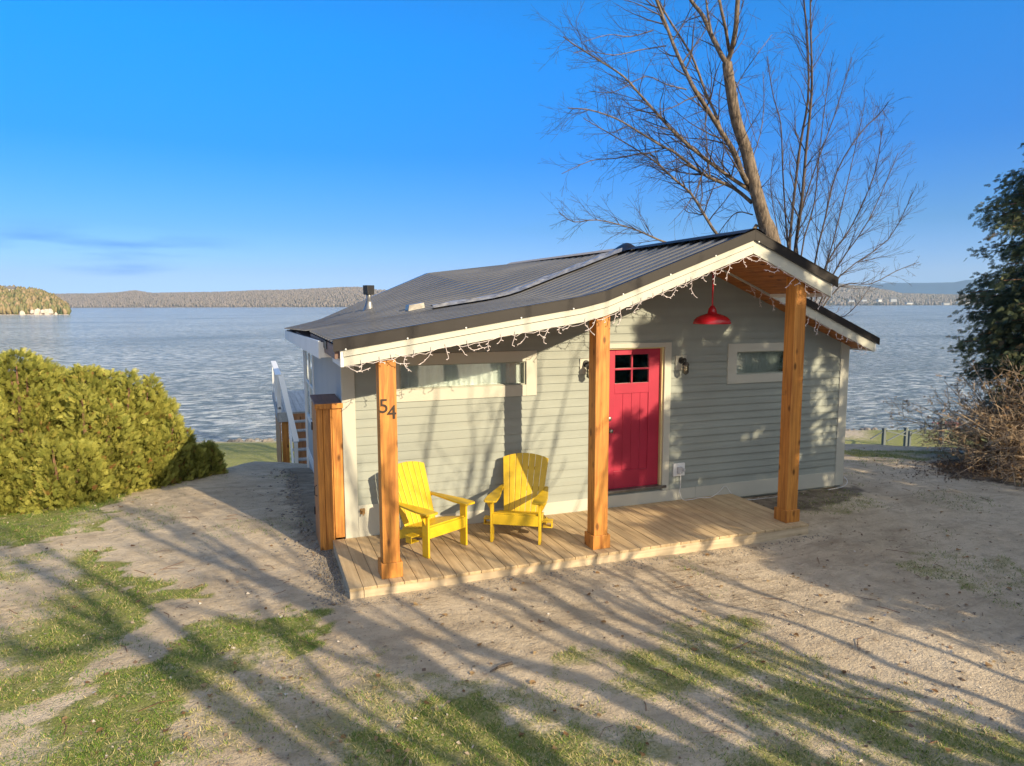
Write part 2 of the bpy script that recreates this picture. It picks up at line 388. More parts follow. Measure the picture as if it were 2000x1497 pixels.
def npmesh(name, V, F, m, parent=None, tone=None, smooth=False, **kw):   # fast mesh from arrays, F is (n,3) or (n,4)
    me = bpy.data.meshes.new(name); V = np.ascontiguousarray(V, dtype=np.float32); F = np.ascontiguousarray(F, dtype=np.int32)
    me.vertices.add(len(V)); me.vertices.foreach_set('co', V.ravel())
    k_ = F.shape[1]; me.loops.add(F.size); me.loops.foreach_set('vertex_index', F.ravel())
    me.polygons.add(len(F)); me.polygons.foreach_set('loop_start', np.arange(0, F.size, k_, dtype=np.int32))
    me.polygons.foreach_set('loop_total', np.full(len(F), k_, dtype=np.int32))
    if smooth: me.polygons.foreach_set('use_smooth', np.ones(len(F), dtype=bool))
    me.update(calc_edges=True)
    if tone is not None:
        a = me.attributes.new('tone', 'FLOAT', 'FACE'); a.data.foreach_set('value', np.asarray(tone, dtype=np.float32))
    me.materials.append(m)
    o = bpy.data.objects.new(name, me); COL.objects.link(o)
    if parent: o.parent = parent
    tag(o, **kw); return o
def copy_tree(o, parent=None):
    c = o.copy(); COL.objects.link(c)
    if parent is not None: c.parent = parent
    for ch in [q for q in bpy.data.objects if q.parent == o]: copy_tree(ch, c)
    return c

# ------------------------------------------------------------------ terrain
def vnoise(x, y, sc, seed=0):
    x = np.asarray(x, float)*sc; y = np.asarray(y, float)*sc
    xi = np.floor(x).astype(int); yi = np.floor(y).astype(int); fx = x-xi; fy = y-yi
    fx = fx*fx*(3-2*fx); fy = fy*fy*(3-2*fy)
    def h(a, b_):
        n = (a*374761393+b_*668265263+seed*1274126177) & 0xffffffff
        n = (n ^ (n >> 13))*1274126177 & 0xffffffff
        return ((n ^ (n >> 16)) & 0xffff)/65535.
    return (h(xi, yi)*(1-fx)+h(xi+1, yi)*fx)*(1-fy)+(h(xi, yi+1)*(1-fx)+h(xi+1, yi+1)*fx)*fy
def fbm(x, y, sc, seed=0, o=4):
    r = 0; a = .5
    for i in range(o): r = r+a*vnoise(x, y, sc*2**i, seed+i); a *= .5
    return r
LAKE = -6.2
def ground_z(x, y):
    x = np.asarray(x, float); y = np.asarray(y, float)
    u, v = w2uv(x, y)
    vc = np.interp(u, [-12, -7.4, -6.3, -5.6, -4.2, 0, 6, 14, 30], [8.5, 10., 11.7, 14.8, 15.6, 15.5, 16.2, 14.8, 14.0])
    Lr = np.interp(u, [-12, -7.4, -6.3, -5.6, -4.2, 0, 6, 14], [3, 3, 3, 5.5, 6.5, 6., 4, 3.])
    f = v-vc
    drop = np.interp(u, [-12, -7.4, -6.3, -5.6, -4.2, 0, 8, 14], [.08, .06, .12, .38, .64, .7, .22, .2])
    q = np.clip((f+Lr)/Lr, 0, 1)
    z = -.13-drop*q**2
    far = np.clip(f, 0, None); z = z-.34*far
    fl = -5.7-.010*(v-30)*(v > 30)
    vs_ = np.interp(u, [-18, 26], [44.9, 48.6]); fl = np.where(v > vs_-.5, -5.95-.16*(v-vs_+.5), fl)
    z = np.maximum(z, fl) if z.ndim else max(float(z), float(fl))
    z = np.where(v > 52, np.maximum(-10, -7.1-.15*(v-52)), z)
    near = (v < 24)
    z = z+near*((fbm(x, y, .45, 3)-.47)*.10+(fbm(x, y, 2.2, 9)-.47)*.030)*np.clip((v-1)/3+.2, 0, 1)
    # dug-over strip along the left of the deck and banked soil along its edge
    return z
def axis_pts(lo, hi, step, ext, grow=1.22):
    c = list(np.arange(lo, hi+step/2, step)); a = []; s_ = step; p_ = lo
    while p_ > ext[0]: s_ *= grow; p_ -= s_; a.append(p_)
    e = []; s_ = step; p_ = hi
    while p_ < ext[1]: s_ *= grow; p_ += s_; e.append(p_)
    return np.array(a[::-1]+c+e)
US = axis_pts(-10, 14, .09, (-6000, 6000)); VS = axis_pts(1.5, 22, .09, (-300, 9000))
UU, VV = np.meshgrid(US, VS); XX = CAM[0]+RH[0]*UU+FH[0]*VV; YY = CAM[1]+RH[1]*UU+FH[1]*VV
ZZ = ground_z(XX, YY)
def inpoly(px, py, poly):
    px = np.asarray(px); inside = np.zeros(px.shape, bool); n = len(poly)
    for i in range(n):
        x1, y1 = poly[i]; x2, y2 = poly[(i+1) % n]
        cnd = ((y1 > py) != (y2 > py)) & (px < (x2-x1)*(py-y1)/(y2-y1+1e-12)+x1); inside ^= cnd
    return inside
def gp_(pts, z=-.14): return [tuple(hitz(x, y, z)[:2]) for x, y in pts]
# plan of the worn lawn: (outline, green amount, straw amount)
GRASS = [
 (gp_([(-400, 1010), (0, 1000), (120, 978), (250, 953), (262, 975), (200, 1020), (120, 1045), (0, 1072), (-300, 1110)]), 1.0, .15),
 (gp_([(-300, 1110), (0, 1086), (150, 1068), (200, 1100), (240, 1125), (330, 1140), (430, 1140), (400, 1170), (310, 1178), (240, 1215), (195, 1228), (205, 1285), (150, 1300), (120, 1335), (60, 1370), (-300, 1440)]), .85, .4),
 (gp_([(-200, 1470), (0, 1432), (60, 1425), (110, 1380), (180, 1345), (250, 1310), (310, 1262), (400, 1232), (470, 1200), (560, 1195), (625, 1215), (640, 1250), (560, 1275), (480, 1300), (420, 1330), (360, 1370), (350, 1430), (420, 1600), (-200, 1700)]), .95, .25),
 (gp_([(350, 1330), (480, 1290), (640, 1250), (720, 1290), (760, 1330), (800, 1370), (850, 1420), (800, 1600), (380, 1600)]), .42, .95),
 (gp_([(620, 1300), (760, 1290), (900, 1320), (1050, 1330), (1160, 1300), (1300, 1235), (1420, 1200), (1520, 1230), (1620, 1300), (1800, 1370), (2050, 1440), (2100, 1700), (300, 1700), (420, 1420)]), .50, .6),
 (gp_([(640, 1500), (700, 1460), (820, 1400), (880, 1375), (980, 1395), (1060, 1420), (1120, 1450), (1150, 1600), (640, 1600)]), .85, .45),
 (gp_([(1160, 1290), (1230, 1260), (1300, 1225), (1400, 1200), (1480, 1215), (1470, 1260), (1540, 1290), (1600, 1330), (1720, 1370), (1850, 1420), (2050, 1470), (2100, 1700), (1120, 1700), (1100, 1450), (1000, 1400), (1150, 1370)]), .72, .5),
 (gp_([(1480, 960), (1560, 945), (1660, 950), (1700, 985), (1640, 1010), (1560, 1005), (1500, 980)]), .4, .3),
 (gp_([(1740, 1080), (1850, 1070), (1960, 1095), (1990, 1130), (1900, 1145), (1790, 1120)]), .5, .3),
 (gp_([(1640, 868), (1760, 872), (1900, 880), (2050, 905), (2050, 920), (1850, 905), (1650, 885)]), .75, .75),
]
def cover(x, y):
    wx = x+(fbm(x, y, 1.3, 21)-.47)*1.1+(fbm(x, y, 5, 23)-.47)*.6; wy = y+(fbm(x, y, 1.3, 31)-.47)*1.1+(fbm(x, y, 5, 33)-.47)*.6
    g = np.zeros(x.shape); s_ = np.zeros(x.shape)
    for poly, gg, ss in GRASS:
        k_ = inpoly(wx, wy, poly); g = np.where(k_, np.maximum(g, gg), g); s_ = np.where(k_, ss, s_)
    patch = fbm(x, y, 1.5, 41); g = g*np.clip(.88+(patch-.42)*3.2, .22, 1.25)
    g = g+np.where(g < .1, np.clip((fbm(x, y, .8, 51)-.56)*3, 0, .30), 0)
    u, v = w2uv(x, y); g = np.where(v > 19.5, .95, g); vs_ = np.interp(u, [-18, 26], [44.9, 48.6]); g = np.where(v > vs_-.4, .05, g)
    return np.clip(g, 0, 1), s_
GG, SS = cover(XX, YY)
DK = np.zeros(XX.shape)
DK = np.maximum(DK, inpoly(XX+(fbm(XX, YY, 3, 5)-.5)*.4, YY, [(-.24, -1.75), (-.24, .2), (-.05, 3), (-.05, 6.4), (-.5, 6.2), (-.6, 1.5), (-.50, -.4), (-.36, -1.3)])*.55)
DK = np.maximum(DK, inpoly(XX+(fbm(XX, YY, 2, 6)-.5)*.8, YY, gp_([(1820, 905), (1900, 893), (2100, 900), (2100, 965), (1950, 950), (1850, 935)]))*1.)
DK = np.maximum(DK, inpoly(XX, YY+(fbm(XX, YY, 3, 7)-.5)*.3, [(5.78, -.02), (5.78, -.6), (6.3, -.9), (7.9, -.5), (8.3, -.02)])*.8)
PV = inpoly(XX, YY, gp_([(1250, 1110), (1420, 1085), (1560, 1150), (1490, 1210), (1280, 1230)]))*1.
nv, nu = UU.shape
V_ = np.stack([XX, YY, ZZ], -1).reshape(-1, 3)
idx = np.arange(nv*nu).reshape(nv, nu)
F_ = np.stack([idx[:-1, :-1], idx[:-1, 1:], idx[1:, 1:], idx[1:, :-1]], -1).reshape(-1, 4)
g_ = npmesh('ground', V_, F_, M_GROUND, smooth=True, kind='structure')
ca = g_.data.attributes.new('cover', 'FLOAT_COLOR', 'POINT')
ca.data.foreach_set('color', np.stack([GG, DK, PV, np.ones_like(GG)], -1).astype(np.float32).ravel())
# lake sheet
wm = MB(); p_ = []
for u_, v_ in ((-9000, 25), (9000, 25), (9000, 9500), (-9000, 9500)):
    q = uv2w(u_, v_); p_.append((q[0], q[1], LAKE))
wm.add(p_, [(0, 1, 2, 3)]).build('lake', M_WATER, kind='structure')

# grass blades
def tufts():
    n = 950000
    # area-weighted toward the camera, where single blades can be seen
    v = 2.2+(RNG.random(n)**1.5)*12.5; u = (RNG.random(n)*2-1)*(v*.80+.5)
    x = CAM[0]+RH[0]*u+FH[0]*v; y = CAM[1]+RH[1]*u+FH[1]*v
    g, s_ = cover(x, y)
    keep = RNG.random(n) < np.clip((g-.12)*1.15, 0, 1)*np.clip(fbm(x, y, 7, 61)*3-.75, .05, 1)
    ind = (y > -1.7) & (x > -.3) & (x < 5.9) & (y < 0); ins = (y > -.03) & (x > -.4) & (x < 8.1)
    keep &= ~ind & ~ins
    x, y, g, s_, v = x[keep], y[keep], g[keep], s_[keep], v[keep]; n = len(x); z = ground_z(x, y)
    a = RNG.random(n)*6.283; h = (.008+.022*RNG.random(n)**2)*(1+.4*(v/10)); wd = .0016+.0018*RNG.random(n)*(1+v/8)
    lean = h*(.5+1.3*RNG.random(n)); la = RNG.random(n)*6.283
    P0 = np.stack([x-np.cos(a)*wd, y-np.sin(a)*wd, z-.004], -1); P1 = np.stack([x+np.cos(a)*wd, y+np.sin(a)*wd, z-.004], -1)
    P2 = np.stack([x+np.cos(la)*lean, y+np.sin(la)*lean, z+h], -1)
    V = np.stack([P0, P1, P2], 1).reshape(-1, 3); F = np.arange(n*3).reshape(-1, 3)
    t_ = RNG.random(n); tone = np.where(RNG.random(n) < s_*.9+.06, .62+.38*t_, .02+.5*t_*(.6+.6*fbm(x, y, 1.5, 71)))
    npmesh('lawn_grass', V, F, M_GRASS, tone=tone, label='worn patchy lawn grass with straw among bare sand', cat='grass', kind='stuff')
tufts()
def litter():
    n = 16000
    v = 2.4+(RNG.random(n)**1.3)*13; u = (RNG.random(n)*2-1)*(v*.8+.5)
    x = CAM[0]+RH[0]*u+FH[0]*v; y = CAM[1]+RH[1]*u+FH[1]*v
    keep = (fbm(x, y, .7, 81) > .38) & ~((y > -1.68) & (x > -.25) & (x < 5.8) & (y < 0)) & ~((y > -.03) & (x > -.4) & (x < 8.1))
    x, y = x[keep], y[keep]; n = len(x); z = ground_z(x, y)+.006
    s_ = .003+.020*RNG.random(n)**4; a = RNG.random(n)*6.283; el = .3+RNG.random(n)*.7
    dx = np.stack([np.cos(a), np.sin(a), (RNG.random(n)-.5)*.8], -1)*s_[:, None]; dy = np.stack([-np.sin(a), np.cos(a), (RNG.random(n)-.5)*.8], -1)*(s_*el)[:, None]
    c = np.stack([x, y, z], -1); up = np.stack([0*s_, 0*s_, s_*.8*RNG.random(n)], -1)
    V = np.stack([c-dx, c-dy+up, c+dx, c+dy], 1).reshape(-1, 3); F = np.arange(n*4).reshape(-1, 4)
    npmesh('leaf_litter', V, F, M_LITTER, tone=RNG.random(n), label='scattered dead leaf crumbs on the sandy ground', cat='leaf litter', kind='stuff')
litter()
def twigs():
    mb = MB(); rr = random.Random(4)
    for i in range(170):
        v = 2.6+rr.random()**1.2*9; u = (rr.random()*2-1)*v*.76; x, y = uv2w(u, v)
        if (y > -1.7 and -.3 < x < 8.1): continue
        a = rr.random()*6.28; L = rr.uniform(.03, .16); z = float(ground_z(x, y))+.006; b_ = a+rr.uniform(-.6, .6)
        p1_ = (x+math.cos(a)*L, y+math.sin(a)*L, z+rr.uniform(0, .012)); mb.tube([(x, y, z), p1_, (p1_[0]+math.cos(b_)*L*.7, p1_[1]+math.sin(b_)*L*.7, z)], rr.uniform(.0015, .0035), 4)
    mb.build('fallen_twigs', M_BARK3, label='thin broken twigs scattered over the yard', cat='twigs', kind='stuff')
    n = 420; V = []; F = []; T_ = []
    for i in range(n):
        v = 2.6+rr.random()**1.2*9; u = (rr.random()*2-1)*v*.76; x, y = uv2w(u, v)
        if (y > -1.7 and -.3 < x < 8.1): continue
        s_ = rr.uniform(.012, .032); a = rr.random()*6.28; z = float(ground_z(x, y))+.008; k_ = len(V); m_ = 7
        V.append((x, y, z+.004))
        for j in range(m_):
            an = a+j*6.283/m_; rd = s_*(1.25 if j == 0 else .55+.45*rr.random()); V.append((x+math.cos(an)*rd, y+math.sin(an)*rd, z+rr.uniform(0, .6)*s_))
        for j in range(m_): F.append((k_, k_+1+j, k_+1+(j+1) % m_)); T_.append(rr.random()*.01+(i*.618) % 1)
    npmesh('fallen_leaves', np.array(V), np.array(F), M_DRYLEAF, tone=np.array(T_), label='curled brown leaves lying about on the sand and grass', cat='leaf litter', kind='stuff')
twigs()
def pebbles():
    ico = np.array([(0, 0, 1), (.9, 0, .1), (0, .9, .1), (-.9, 0, .1), (0, -.9, .1), (.1, .1, -.8)], float)
    fc = np.array([(0, 1, 2), (0, 2, 3), (0, 3, 4), (0, 4, 1), (5, 2, 1), (5, 3, 2), (5, 4, 3), (5, 1, 4)])
    pts = []
    for _ in range(2600):
        u = random.random()
        if u < .30: x = -.22-abs(random.gauss(0, .15)); y = random.uniform(-1.7, .2); s_ = random.uniform(.006, .022)
        elif u < .45: x = random.gauss(-.4, .18); y = random.uniform(0, 6); s_ = random.uniform(.01, .04)
        elif u < .62: x = random.uniform(-.2, 5.9); y = -1.68-abs(random.gauss(0, .10)); s_ = random.uniform(.004, .016)
        else:
            v = 2.5+random.random()**1.2*10; uu = (random.random()*2-1)*v*.78; x, y = uv2w(uu, v); s_ = random.uniform(.003, .012)
        if -1.67 < y < 0 and -.21 < x < 5.8: continue
        if y > -.03 and -.36 < x < 8: continue
        pts.append((x, y, s_))
    P_ = np.array(pts); n = len(P_); z = ground_z(P_[:, 0], P_[:, 1])
    J = 1+(RNG.random((n, 6, 3))-.5)*.7
    V = ico[None]*J*P_[:, 2][:, None, None]*np.array((1, 1, .75)); V += np.stack([P_[:, 0], P_[:, 1], z], -1)[:, None, :]
    F = (fc[None]+np.arange(n)[:, None, None]*6).reshape(-1, 3)
    npmesh('pebbles', V.reshape(-1, 3), F, M_ROCK, label='small stones and clods loose on the dirt', cat='pebbles', kind='stuff')
pebbles()

# ------------------------------------------------------------------ cottage
W_, YB, YR = 7.94, 6.6, 6.9                      # width, back wall, back roof edge
XR, ZR, XE = 4.75, 3.74, 8.13                    # ridge and right eave
SR = .42
front = [(-.27, 2.51), (.6, 2.645), (1.6, 2.805), (2.45, 2.935), (2.75, 3.005), (XR, ZR)]
back = [(-.40, 2.37), (.0, 2.46), (.31, 2.54), (1.5, 3.07), (2.7, 3.58), (XR, 3.80)]
def z_left(x, y):
    zf = np.interp(x, [p[0] for p in front], [p[1] for p in front])
    if y <= 1.5: return zf+(x+.27)*0
    k_ = min(1, (y-1.5)/5.4); zb = np.interp(x, [p[0] for p in back], [p[1] for p in back]); return zf*(1-k_)+zb*k_
def z_top(x, y=0):
    return float(z_left(x, y)) if x <= XR else ZR-SR*(x-XR)
SOF = .195
cottage = empty('cottage', (0, 0, 0), label='small grey lakeside cottage with black ribbed metal roof, red door and cedar porch posts', cat='cottage')
# front wall: lap siding, every course a real overlapping board, cut to the gable and round the openings
opens = [(.53, 2.53, 1.67, 2.27), (5.61, 7.0, 1.69, 2.29), (3.47, 4.62, .17, 2.33)]
mb = MB(); EXP = .110; zc = .165
while zc < 3.6:
    z0, z1 = zc, zc+EXP
    xs = sorted(set([.12, W_-.11]+[round(x, 3) for o_ in opens for x in o_[:2]]+list(np.arange(.3, 7.8, .25))+[XR]))
    for a, b_ in zip(xs[:-1], xs[1:]):
        m_ = (a+b_)/2
        lo, hi = z0, z1
        for ox0, ox1, oz0, oz1 in opens:
            if ox0 < m_ < ox1:
                if lo >= oz0 and hi <= oz1: lo = hi
                elif lo < oz0 < hi: hi = oz0
                elif lo < oz1 < hi: lo = oz1
        ta, tb = z_top(a)-SOF+.03, z_top(b_)-SOF+.03
        ha, hb = min(hi, ta), min(hi, tb)
        if ha <= lo+.002 and hb <= lo+.002: continue
        ha = max(ha, lo+.001); hb = max(hb, lo+.001)
        ya = -.020+.017*(lo-z0)/EXP
        da = lambda x: .0016*math.sin(x*9+zc*31)     # boards never lie quite straight
        Y0a, Y0b = ya+da(a), ya+da(b_); Y1a = -.020+.017*(ha-z0)/EXP; Y1b = -.020+.017*(hb-z0)/EXP
        w0a = .0022*math.sin(a*2.1+zc*57); w0b = .0022*math.sin(b_*2.1+zc*57)
        P_ = [(a, Y0a, lo+w0a), (b_, Y0b, lo+w0b), (b_, Y1b, hb+(.004 if hb == hi else 0)), (a, Y1a, ha+(.004 if ha == hi else 0)),
              (a, .004, lo+w0a), (b_, .004, lo+w0b)]
        mb.add(P_, [(0, 1, 2, 3), (4, 5, 1, 0)])
    zc += EXP
mb.build('lap_siding', M_SIDE, cottage)
# wall body behind the siding, with openings left out
mb = MB()
def gable_strip(x0, x1, zlo, y0=.006, y1=.11):
    xs = sorted(set([x0, x1]+[x for x in list(np.arange(0, 8, .5))+[XR, 2.75] if x0 < x < x1]))
    for a, b_ in zip(xs[:-1], xs[1:]):
        mb.prism([(a, zlo), (b_, zlo), (b_, z_top(b_)-SOF+.02), (a, z_top(a)-SOF+.02)], y0, y1)
for x0, x1 in ((.0, .68), (2.38, 3.56), (4.50, 5.77), (6.84, W_)): gable_strip(x0, x1, -.10)
mb.box(.68, 2.38, .006, .11, -.10, 1.82); gable_strip(.68, 2.38, 2.13)
mb.box(5.77, 6.84, .006, .11, -.10, 1.82); gable_strip(5.77, 6.84, 2.165)
mb.box(3.56, 4.50, .006, .11, -.10, .235); gable_strip(3.56, 4.50, 2.255)
# left wall panel, right wall, back wall
mb.prism([(0, -.3), (YB, -1.3), (YB, 2.27), (0, 2.30)], .0, .006, axis=0)
mb.box(W_-.11, W_, .11, YB, -.6, 2.30); mb.box(0, W_, YB-.11, YB, -1.6, 2.35)
mb.build('wall', M_SIDE, cottage)
mb = MB()
for y0, y1, z0, z1 in ((.0, 4.5, -.55, 2.28), (6.25, YB, -1.3, 2.24), (4.5, 6.25, -1.2, .68), (4.5, 6.25, 2.02, 2.26)):
    mb.box(-.012, 0, y0, y1, z0, z1)
mb.build('side_panel', M_PANEL, cottage)
# trim boards
MB().box(-.018, .13, -.028, -.001, -.03, 2.285).box(-.03, -.0125, -.0275, .045, -.03, 2.285).build('corner_trim', M_TRIM, cottage, bev=.002)
MB().box(W_-.15, W_+.02, -.028, -.001, -.07, 2.27).box(W_, W_+.02, -.0005, .12, -.07, 2.27).build('corner_trim', M_TRIM, cottage, bev=.002)
mb = MB()
mb.box(.132, 3.46, -.024, -.001, -.012, .166); mb.box(3.462, 5.1, -.0245, -.001, -.012, .163); mb.box(5.102, W_-.152, -.024, -.001, -.07, .165)
mb.box(.132, .43, -.030, -.0245, -.008, .40)                # raised panel behind the tap
mb.build('baseboard', M_TRIM, cottage, bev=.002)
mb = MB()
mb.box(-.030, -.0125, .05, YB, -.32, -.12, Matrix.Rotation(0, 4, 'X'))
mb.box(-.034, -.0125, 4.38, 4.50, .60, 2.10); mb.box(-.034, -.0125, 6.25, 6.37, .60, 2.10); mb.box(-.034, -.0125, 5.32, 5.42, .68, 2.02)
mb.box(-.036, -.0125, 4.38, 6.37, .56, .67); mb.box(-.036, -.0125, 4.38, 6.37, 2.03, 2.14); mb.box(-.05, -.013, 6.5, 6.6, -1.25, 2.2)
mb.build('side_trim', M_WHITE, cottage, bev=.002)
sw = MB().box(-.016, -.010, 4.5, 6.25, .67, 2.03).build('side_window', M_GLASS, cottage)
MB().box(-.028, -.017, 4.52, 6.23, 1.32, 1.37).build('sash', M_WHITE, sw)
MB().box(.02, .03, 4.5, 6.25, .66, 2.04).build('curtain', M_CURTAIN, sw)
# front windows
def window(x0, x1, z0, z1, ox0, ox1, oz0, oz1, label):
    wn = MB()
    wn.box(ox0, x0, -.030, .0, oz0, oz1); wn.box(x1, ox1, -.030, .0, oz0, oz1)
    wn.box(x0, x1, -.0295, .0, oz0, z0); wn.box(x0, x1, -.0295, .0, z1, oz1)
    fr = wn.build('window', M_TRIM, cottage, bev=.002, label=label)
    s_ = MB()
    s_.box(x0, x0+.022, .0, .10, z0, z1); s_.box(x1-.022, x1, .0, .10, z0, z1); s_.box(x0+.022, x1-.022, .0, .10, z0, z0+.015); s_.box(x0+.022, x1-.022, .0, .10, z1-.015, z1)
    s_.build('window_jamb', paint('window_jamb_paint', (.34, .36, .30), .6), fr)
    MB().box(x0+.02, x1-.02, .060, .064, z0+.01, z1-.01).build('pane', M_GLASS, fr)
    cb = MB(); n = int((x1-x0)*70); vs2 = []; fs2 = []
    rr = random.Random(int(x0*10))
    for i in range(n+1):
        x = x0+(x1-x0)*i/n; y = .095+.014*math.sin(x*38+1.5*math.sin(x*7))+.008*math.sin(x*91)
        vs2 += [(x, y, z0-.1), (x, y, z1+.05)]
        if i and not (rr.random() < .0): fs2.append((2*i-2, 2*i, 2*i+1, 2*i-1))
    cb.add(vs2, fs2).build('curtain', M_CURTAIN, fr, smooth=True)
window(.68, 2.38, 1.82, 2.13, .53, 2.53, 1.67, 2.27, 'wide window behind the number post, cream surround')
window(5.77, 6.84, 1.82, 2.165, 5.61, 7.0, 1.69, 2.29, 'short curtained window right of the door, pale surround')
# door
door = MB()
def door_panel(x0, x1, z0, z1, y0, y1): door.box(x0, x1, y0, y1, z0, z1)
DX0, DX1, DZ0, DZ1 = 3.575, 4.485, .245, 2.25
yf, yb = .045, .09
door_panel(DX0, 3.75, DZ0, DZ1, yf, yb); door_panel(4.30, DX1, DZ0, DZ1, yf, yb)
door_panel(3.75, 4.30, 2.17, DZ1, yf, yb); door_panel(3.75, 4.30, 1.62, 1.765, yf, yb); door_panel(3.75, 4.30, DZ0, .50, yf, yb)
for a, b_ in ((3.75, 3.884), (3.89, 4.024), (4.03, 4.164), (4.17, 4.30)): door_panel(a, b_, .50, 1.62, yf+.012, yb)
door_panel(3.75, 4.30, .50, 1.62, yf+.018, yb-.002)
door_panel(4.013, 4.037, 1.765, 2.17, yf+.001, yb); door_panel(3.75, 4.013, 1.955, 1.98, yf+.001, yb); door_panel(4.037, 4.30, 1.955, 1.98, yf+.001, yb)
dr = door.build('door', M_DOOR, cottage, bev=.003)
MB().box(3.75, 4.30, .066, .070, 1.765, 2.17).build('door_glass', M_DGLASS, dr)
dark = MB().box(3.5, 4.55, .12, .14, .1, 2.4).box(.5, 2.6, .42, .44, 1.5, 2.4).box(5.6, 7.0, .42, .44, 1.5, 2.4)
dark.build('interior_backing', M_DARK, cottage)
RX = Matrix.Rotation(R(90), 4, 'X')
hd = MB(); hd.lathe([(.0, 0), (.032, 0), (.032, .012), (.012, .016), (.012, .045), (.026, .052), (.030, .07), (.018, .082), (0, .084)], n=20, mat=Matrix.Translation((3.67, .045, 1.10)) @ RX)
hd.build('door_knob', M_STEEL, dr, smooth=True)
hd = MB(); hd.lathe([(.0, 0), (.033, 0), (.033, .014), (.02, .02), (0, .022)], n=20, mat=Matrix.Translation((3.67, .045, 1.27)) @ RX)
hd.build('deadbolt', M_STEEL, dr, smooth=True)
mb = MB(); mb.box(3.46, 3.56, -.030, .0, .17, 2.335); mb.box(4.515, 4.625, -.030, .0, .17, 2.335); mb.box(3.56, 4.515, -.0295, .0, 2.27, 2.335)
mb.build('door_casing', M_TRIM, cottage, bev=.002)
mb = MB(); mb.box(3.54, 3.573, .0005, .10, .2, 2.28); mb.box(4.487, 4.515, .0005, .10, .2, 2.28); mb.box(3.573, 4.487, .0005, .10, 2.252, 2.275)
mb.build('door_jamb', paint('yellow_jamb_paint', (.60, .50, .26), .6), cottage)  # jamb coloured yellower than the cream casing
MB().box(3.50, 4.58, -.045, .10, .205, .243).build('threshold', M_STEEL, cottage, bev=.004)
# roof sheets
def roof_sheet(name, m, xs, ys0, ys1, zf, lift=.0, par=cottage, P=.27):
    ys = [ys0]; y = ys0
    prof = [(0, 0), (.006, .012), (.018, .021), (.034, .021), (.046, .012), (.054, 0), (.16, 0)]
    pts = []
    k_ = 0
    while ys0+k_*P < ys1:
        for dy, dz in prof:
            yy = ys0+k_*P+dy
            if yy < ys1: pts.append((yy, dz))
        k_ += 1
    pts.append((ys1, 0))
    vs2 = []; fs2 = []; nx = len(xs)
    for yy, dz in pts:
        for x in xs: vs2.append((x, yy, zf(x, yy)+dz+lift))
    for i in range(len(pts)-1):
        for j in range(nx-1):
            a = i*nx+j; fs2.append((a, a+1, a+nx+1, a+nx))
    return MB().add(vs2, fs2).build(name, m, par)
roof = roof_sheet('roof', M_ROOF, list(np.linspace(-.27, XR, 30)), -1.56, 1.56, z_left)
def main_left(x, y):
    e0 = -.30-.10*min(1, max(0, (y-1.5)/5.4)); xx = e0+(x+.27)/(XR+.27)*(XR-e0); return float(z_left(xx, y))
mb = MB()
pts = []; P = .27; prof = [(0, 0), (.006, .012), (.018, .021), (.034, .021), (.046, .012), (.054, 0), (.16, 0)]
k_ = 0
while 1.5+k_*P < YR:
    for dy, dz in prof:
        if 1.5+k_*P+dy < YR: pts.append((1.5+k_*P+dy, dz))
    k_ += 1
pts.append((YR, 0)); vs2 = []; nx = 36; fs2 = []
for yy, dz in pts:
    k2 = min(1, max(0, (yy-1.5)/5.4)); e0 = -.33-.07*k2
    lift = .045*max(0, 1-(yy-1.5)/1.2)
    for x in np.linspace(e0, XR, nx):
        vs2.append((x, yy, float(z_left(x, yy))+dz+.012+lift*min(1, max(0, (x-1)/2))))
for i in range(len(pts)-1):
    for j in range(nx-1): a = i*nx+j; fs2.append((a, a+1, a+nx+1, a+nx))
mb.add(vs2, fs2).build('roof', M_ROOF, cottage, label='older rear roof slope with curved ribs')
roof_sheet('roof', M_ROOF, [XR, 5.4, 6.08], -1.56, -.42, lambda x, y: ZR-SR*(x-XR))
roof_sheet('roof', M_ROOF, [XR, 6, 7, XE], -.42, YR, lambda x, y: ZR-SR*(x-XR)-.004)
# underside decks so the roof has thickness
mb = MB()
xs = [-.25, .6, 1.6, 2.45, 2.75, XR]
for a, b_ in zip(xs[:-1], xs[1:]):
    mb.prism([(a, z_top(a)-.03), (b_, z_top(b_)-.03), (b_, z_top(b_)-.17), (a, z_top(a)-.17)], -1.50, 1.6)
mb.prism([(XR, ZR-.03), (6.03, z_top(6.03)-.03), (6.03, z_top(6.03)-.17), (XR, ZR-.17)], -1.50, -.42)
mb.prism([(XR, ZR-.035), (XE-.05, z_top(XE-.05)-.035), (XE-.05, z_top(XE-.05)-.15), (XR, ZR-.15)], -.385, 6.85)
for yy0, yy1 in ((1.6, 4.2), (4.2, 6.85)):
    ym = (yy0+yy1)/2; xs = np.linspace(-.3, XR, 8)
    for a, b_ in zip(xs[:-1], xs[1:]):
        za = min(z_top(a, yy0), z_top(a, yy1)); zb = min(z_top(b_, yy0), z_top(b_, yy1))
        mb.prism([(a, za-.03), (b_, zb-.03), (b_, zb-.14), (a, za-.14)], yy0, yy1)
mb.build('roof_deck', M_CAPWOOD, cottage)
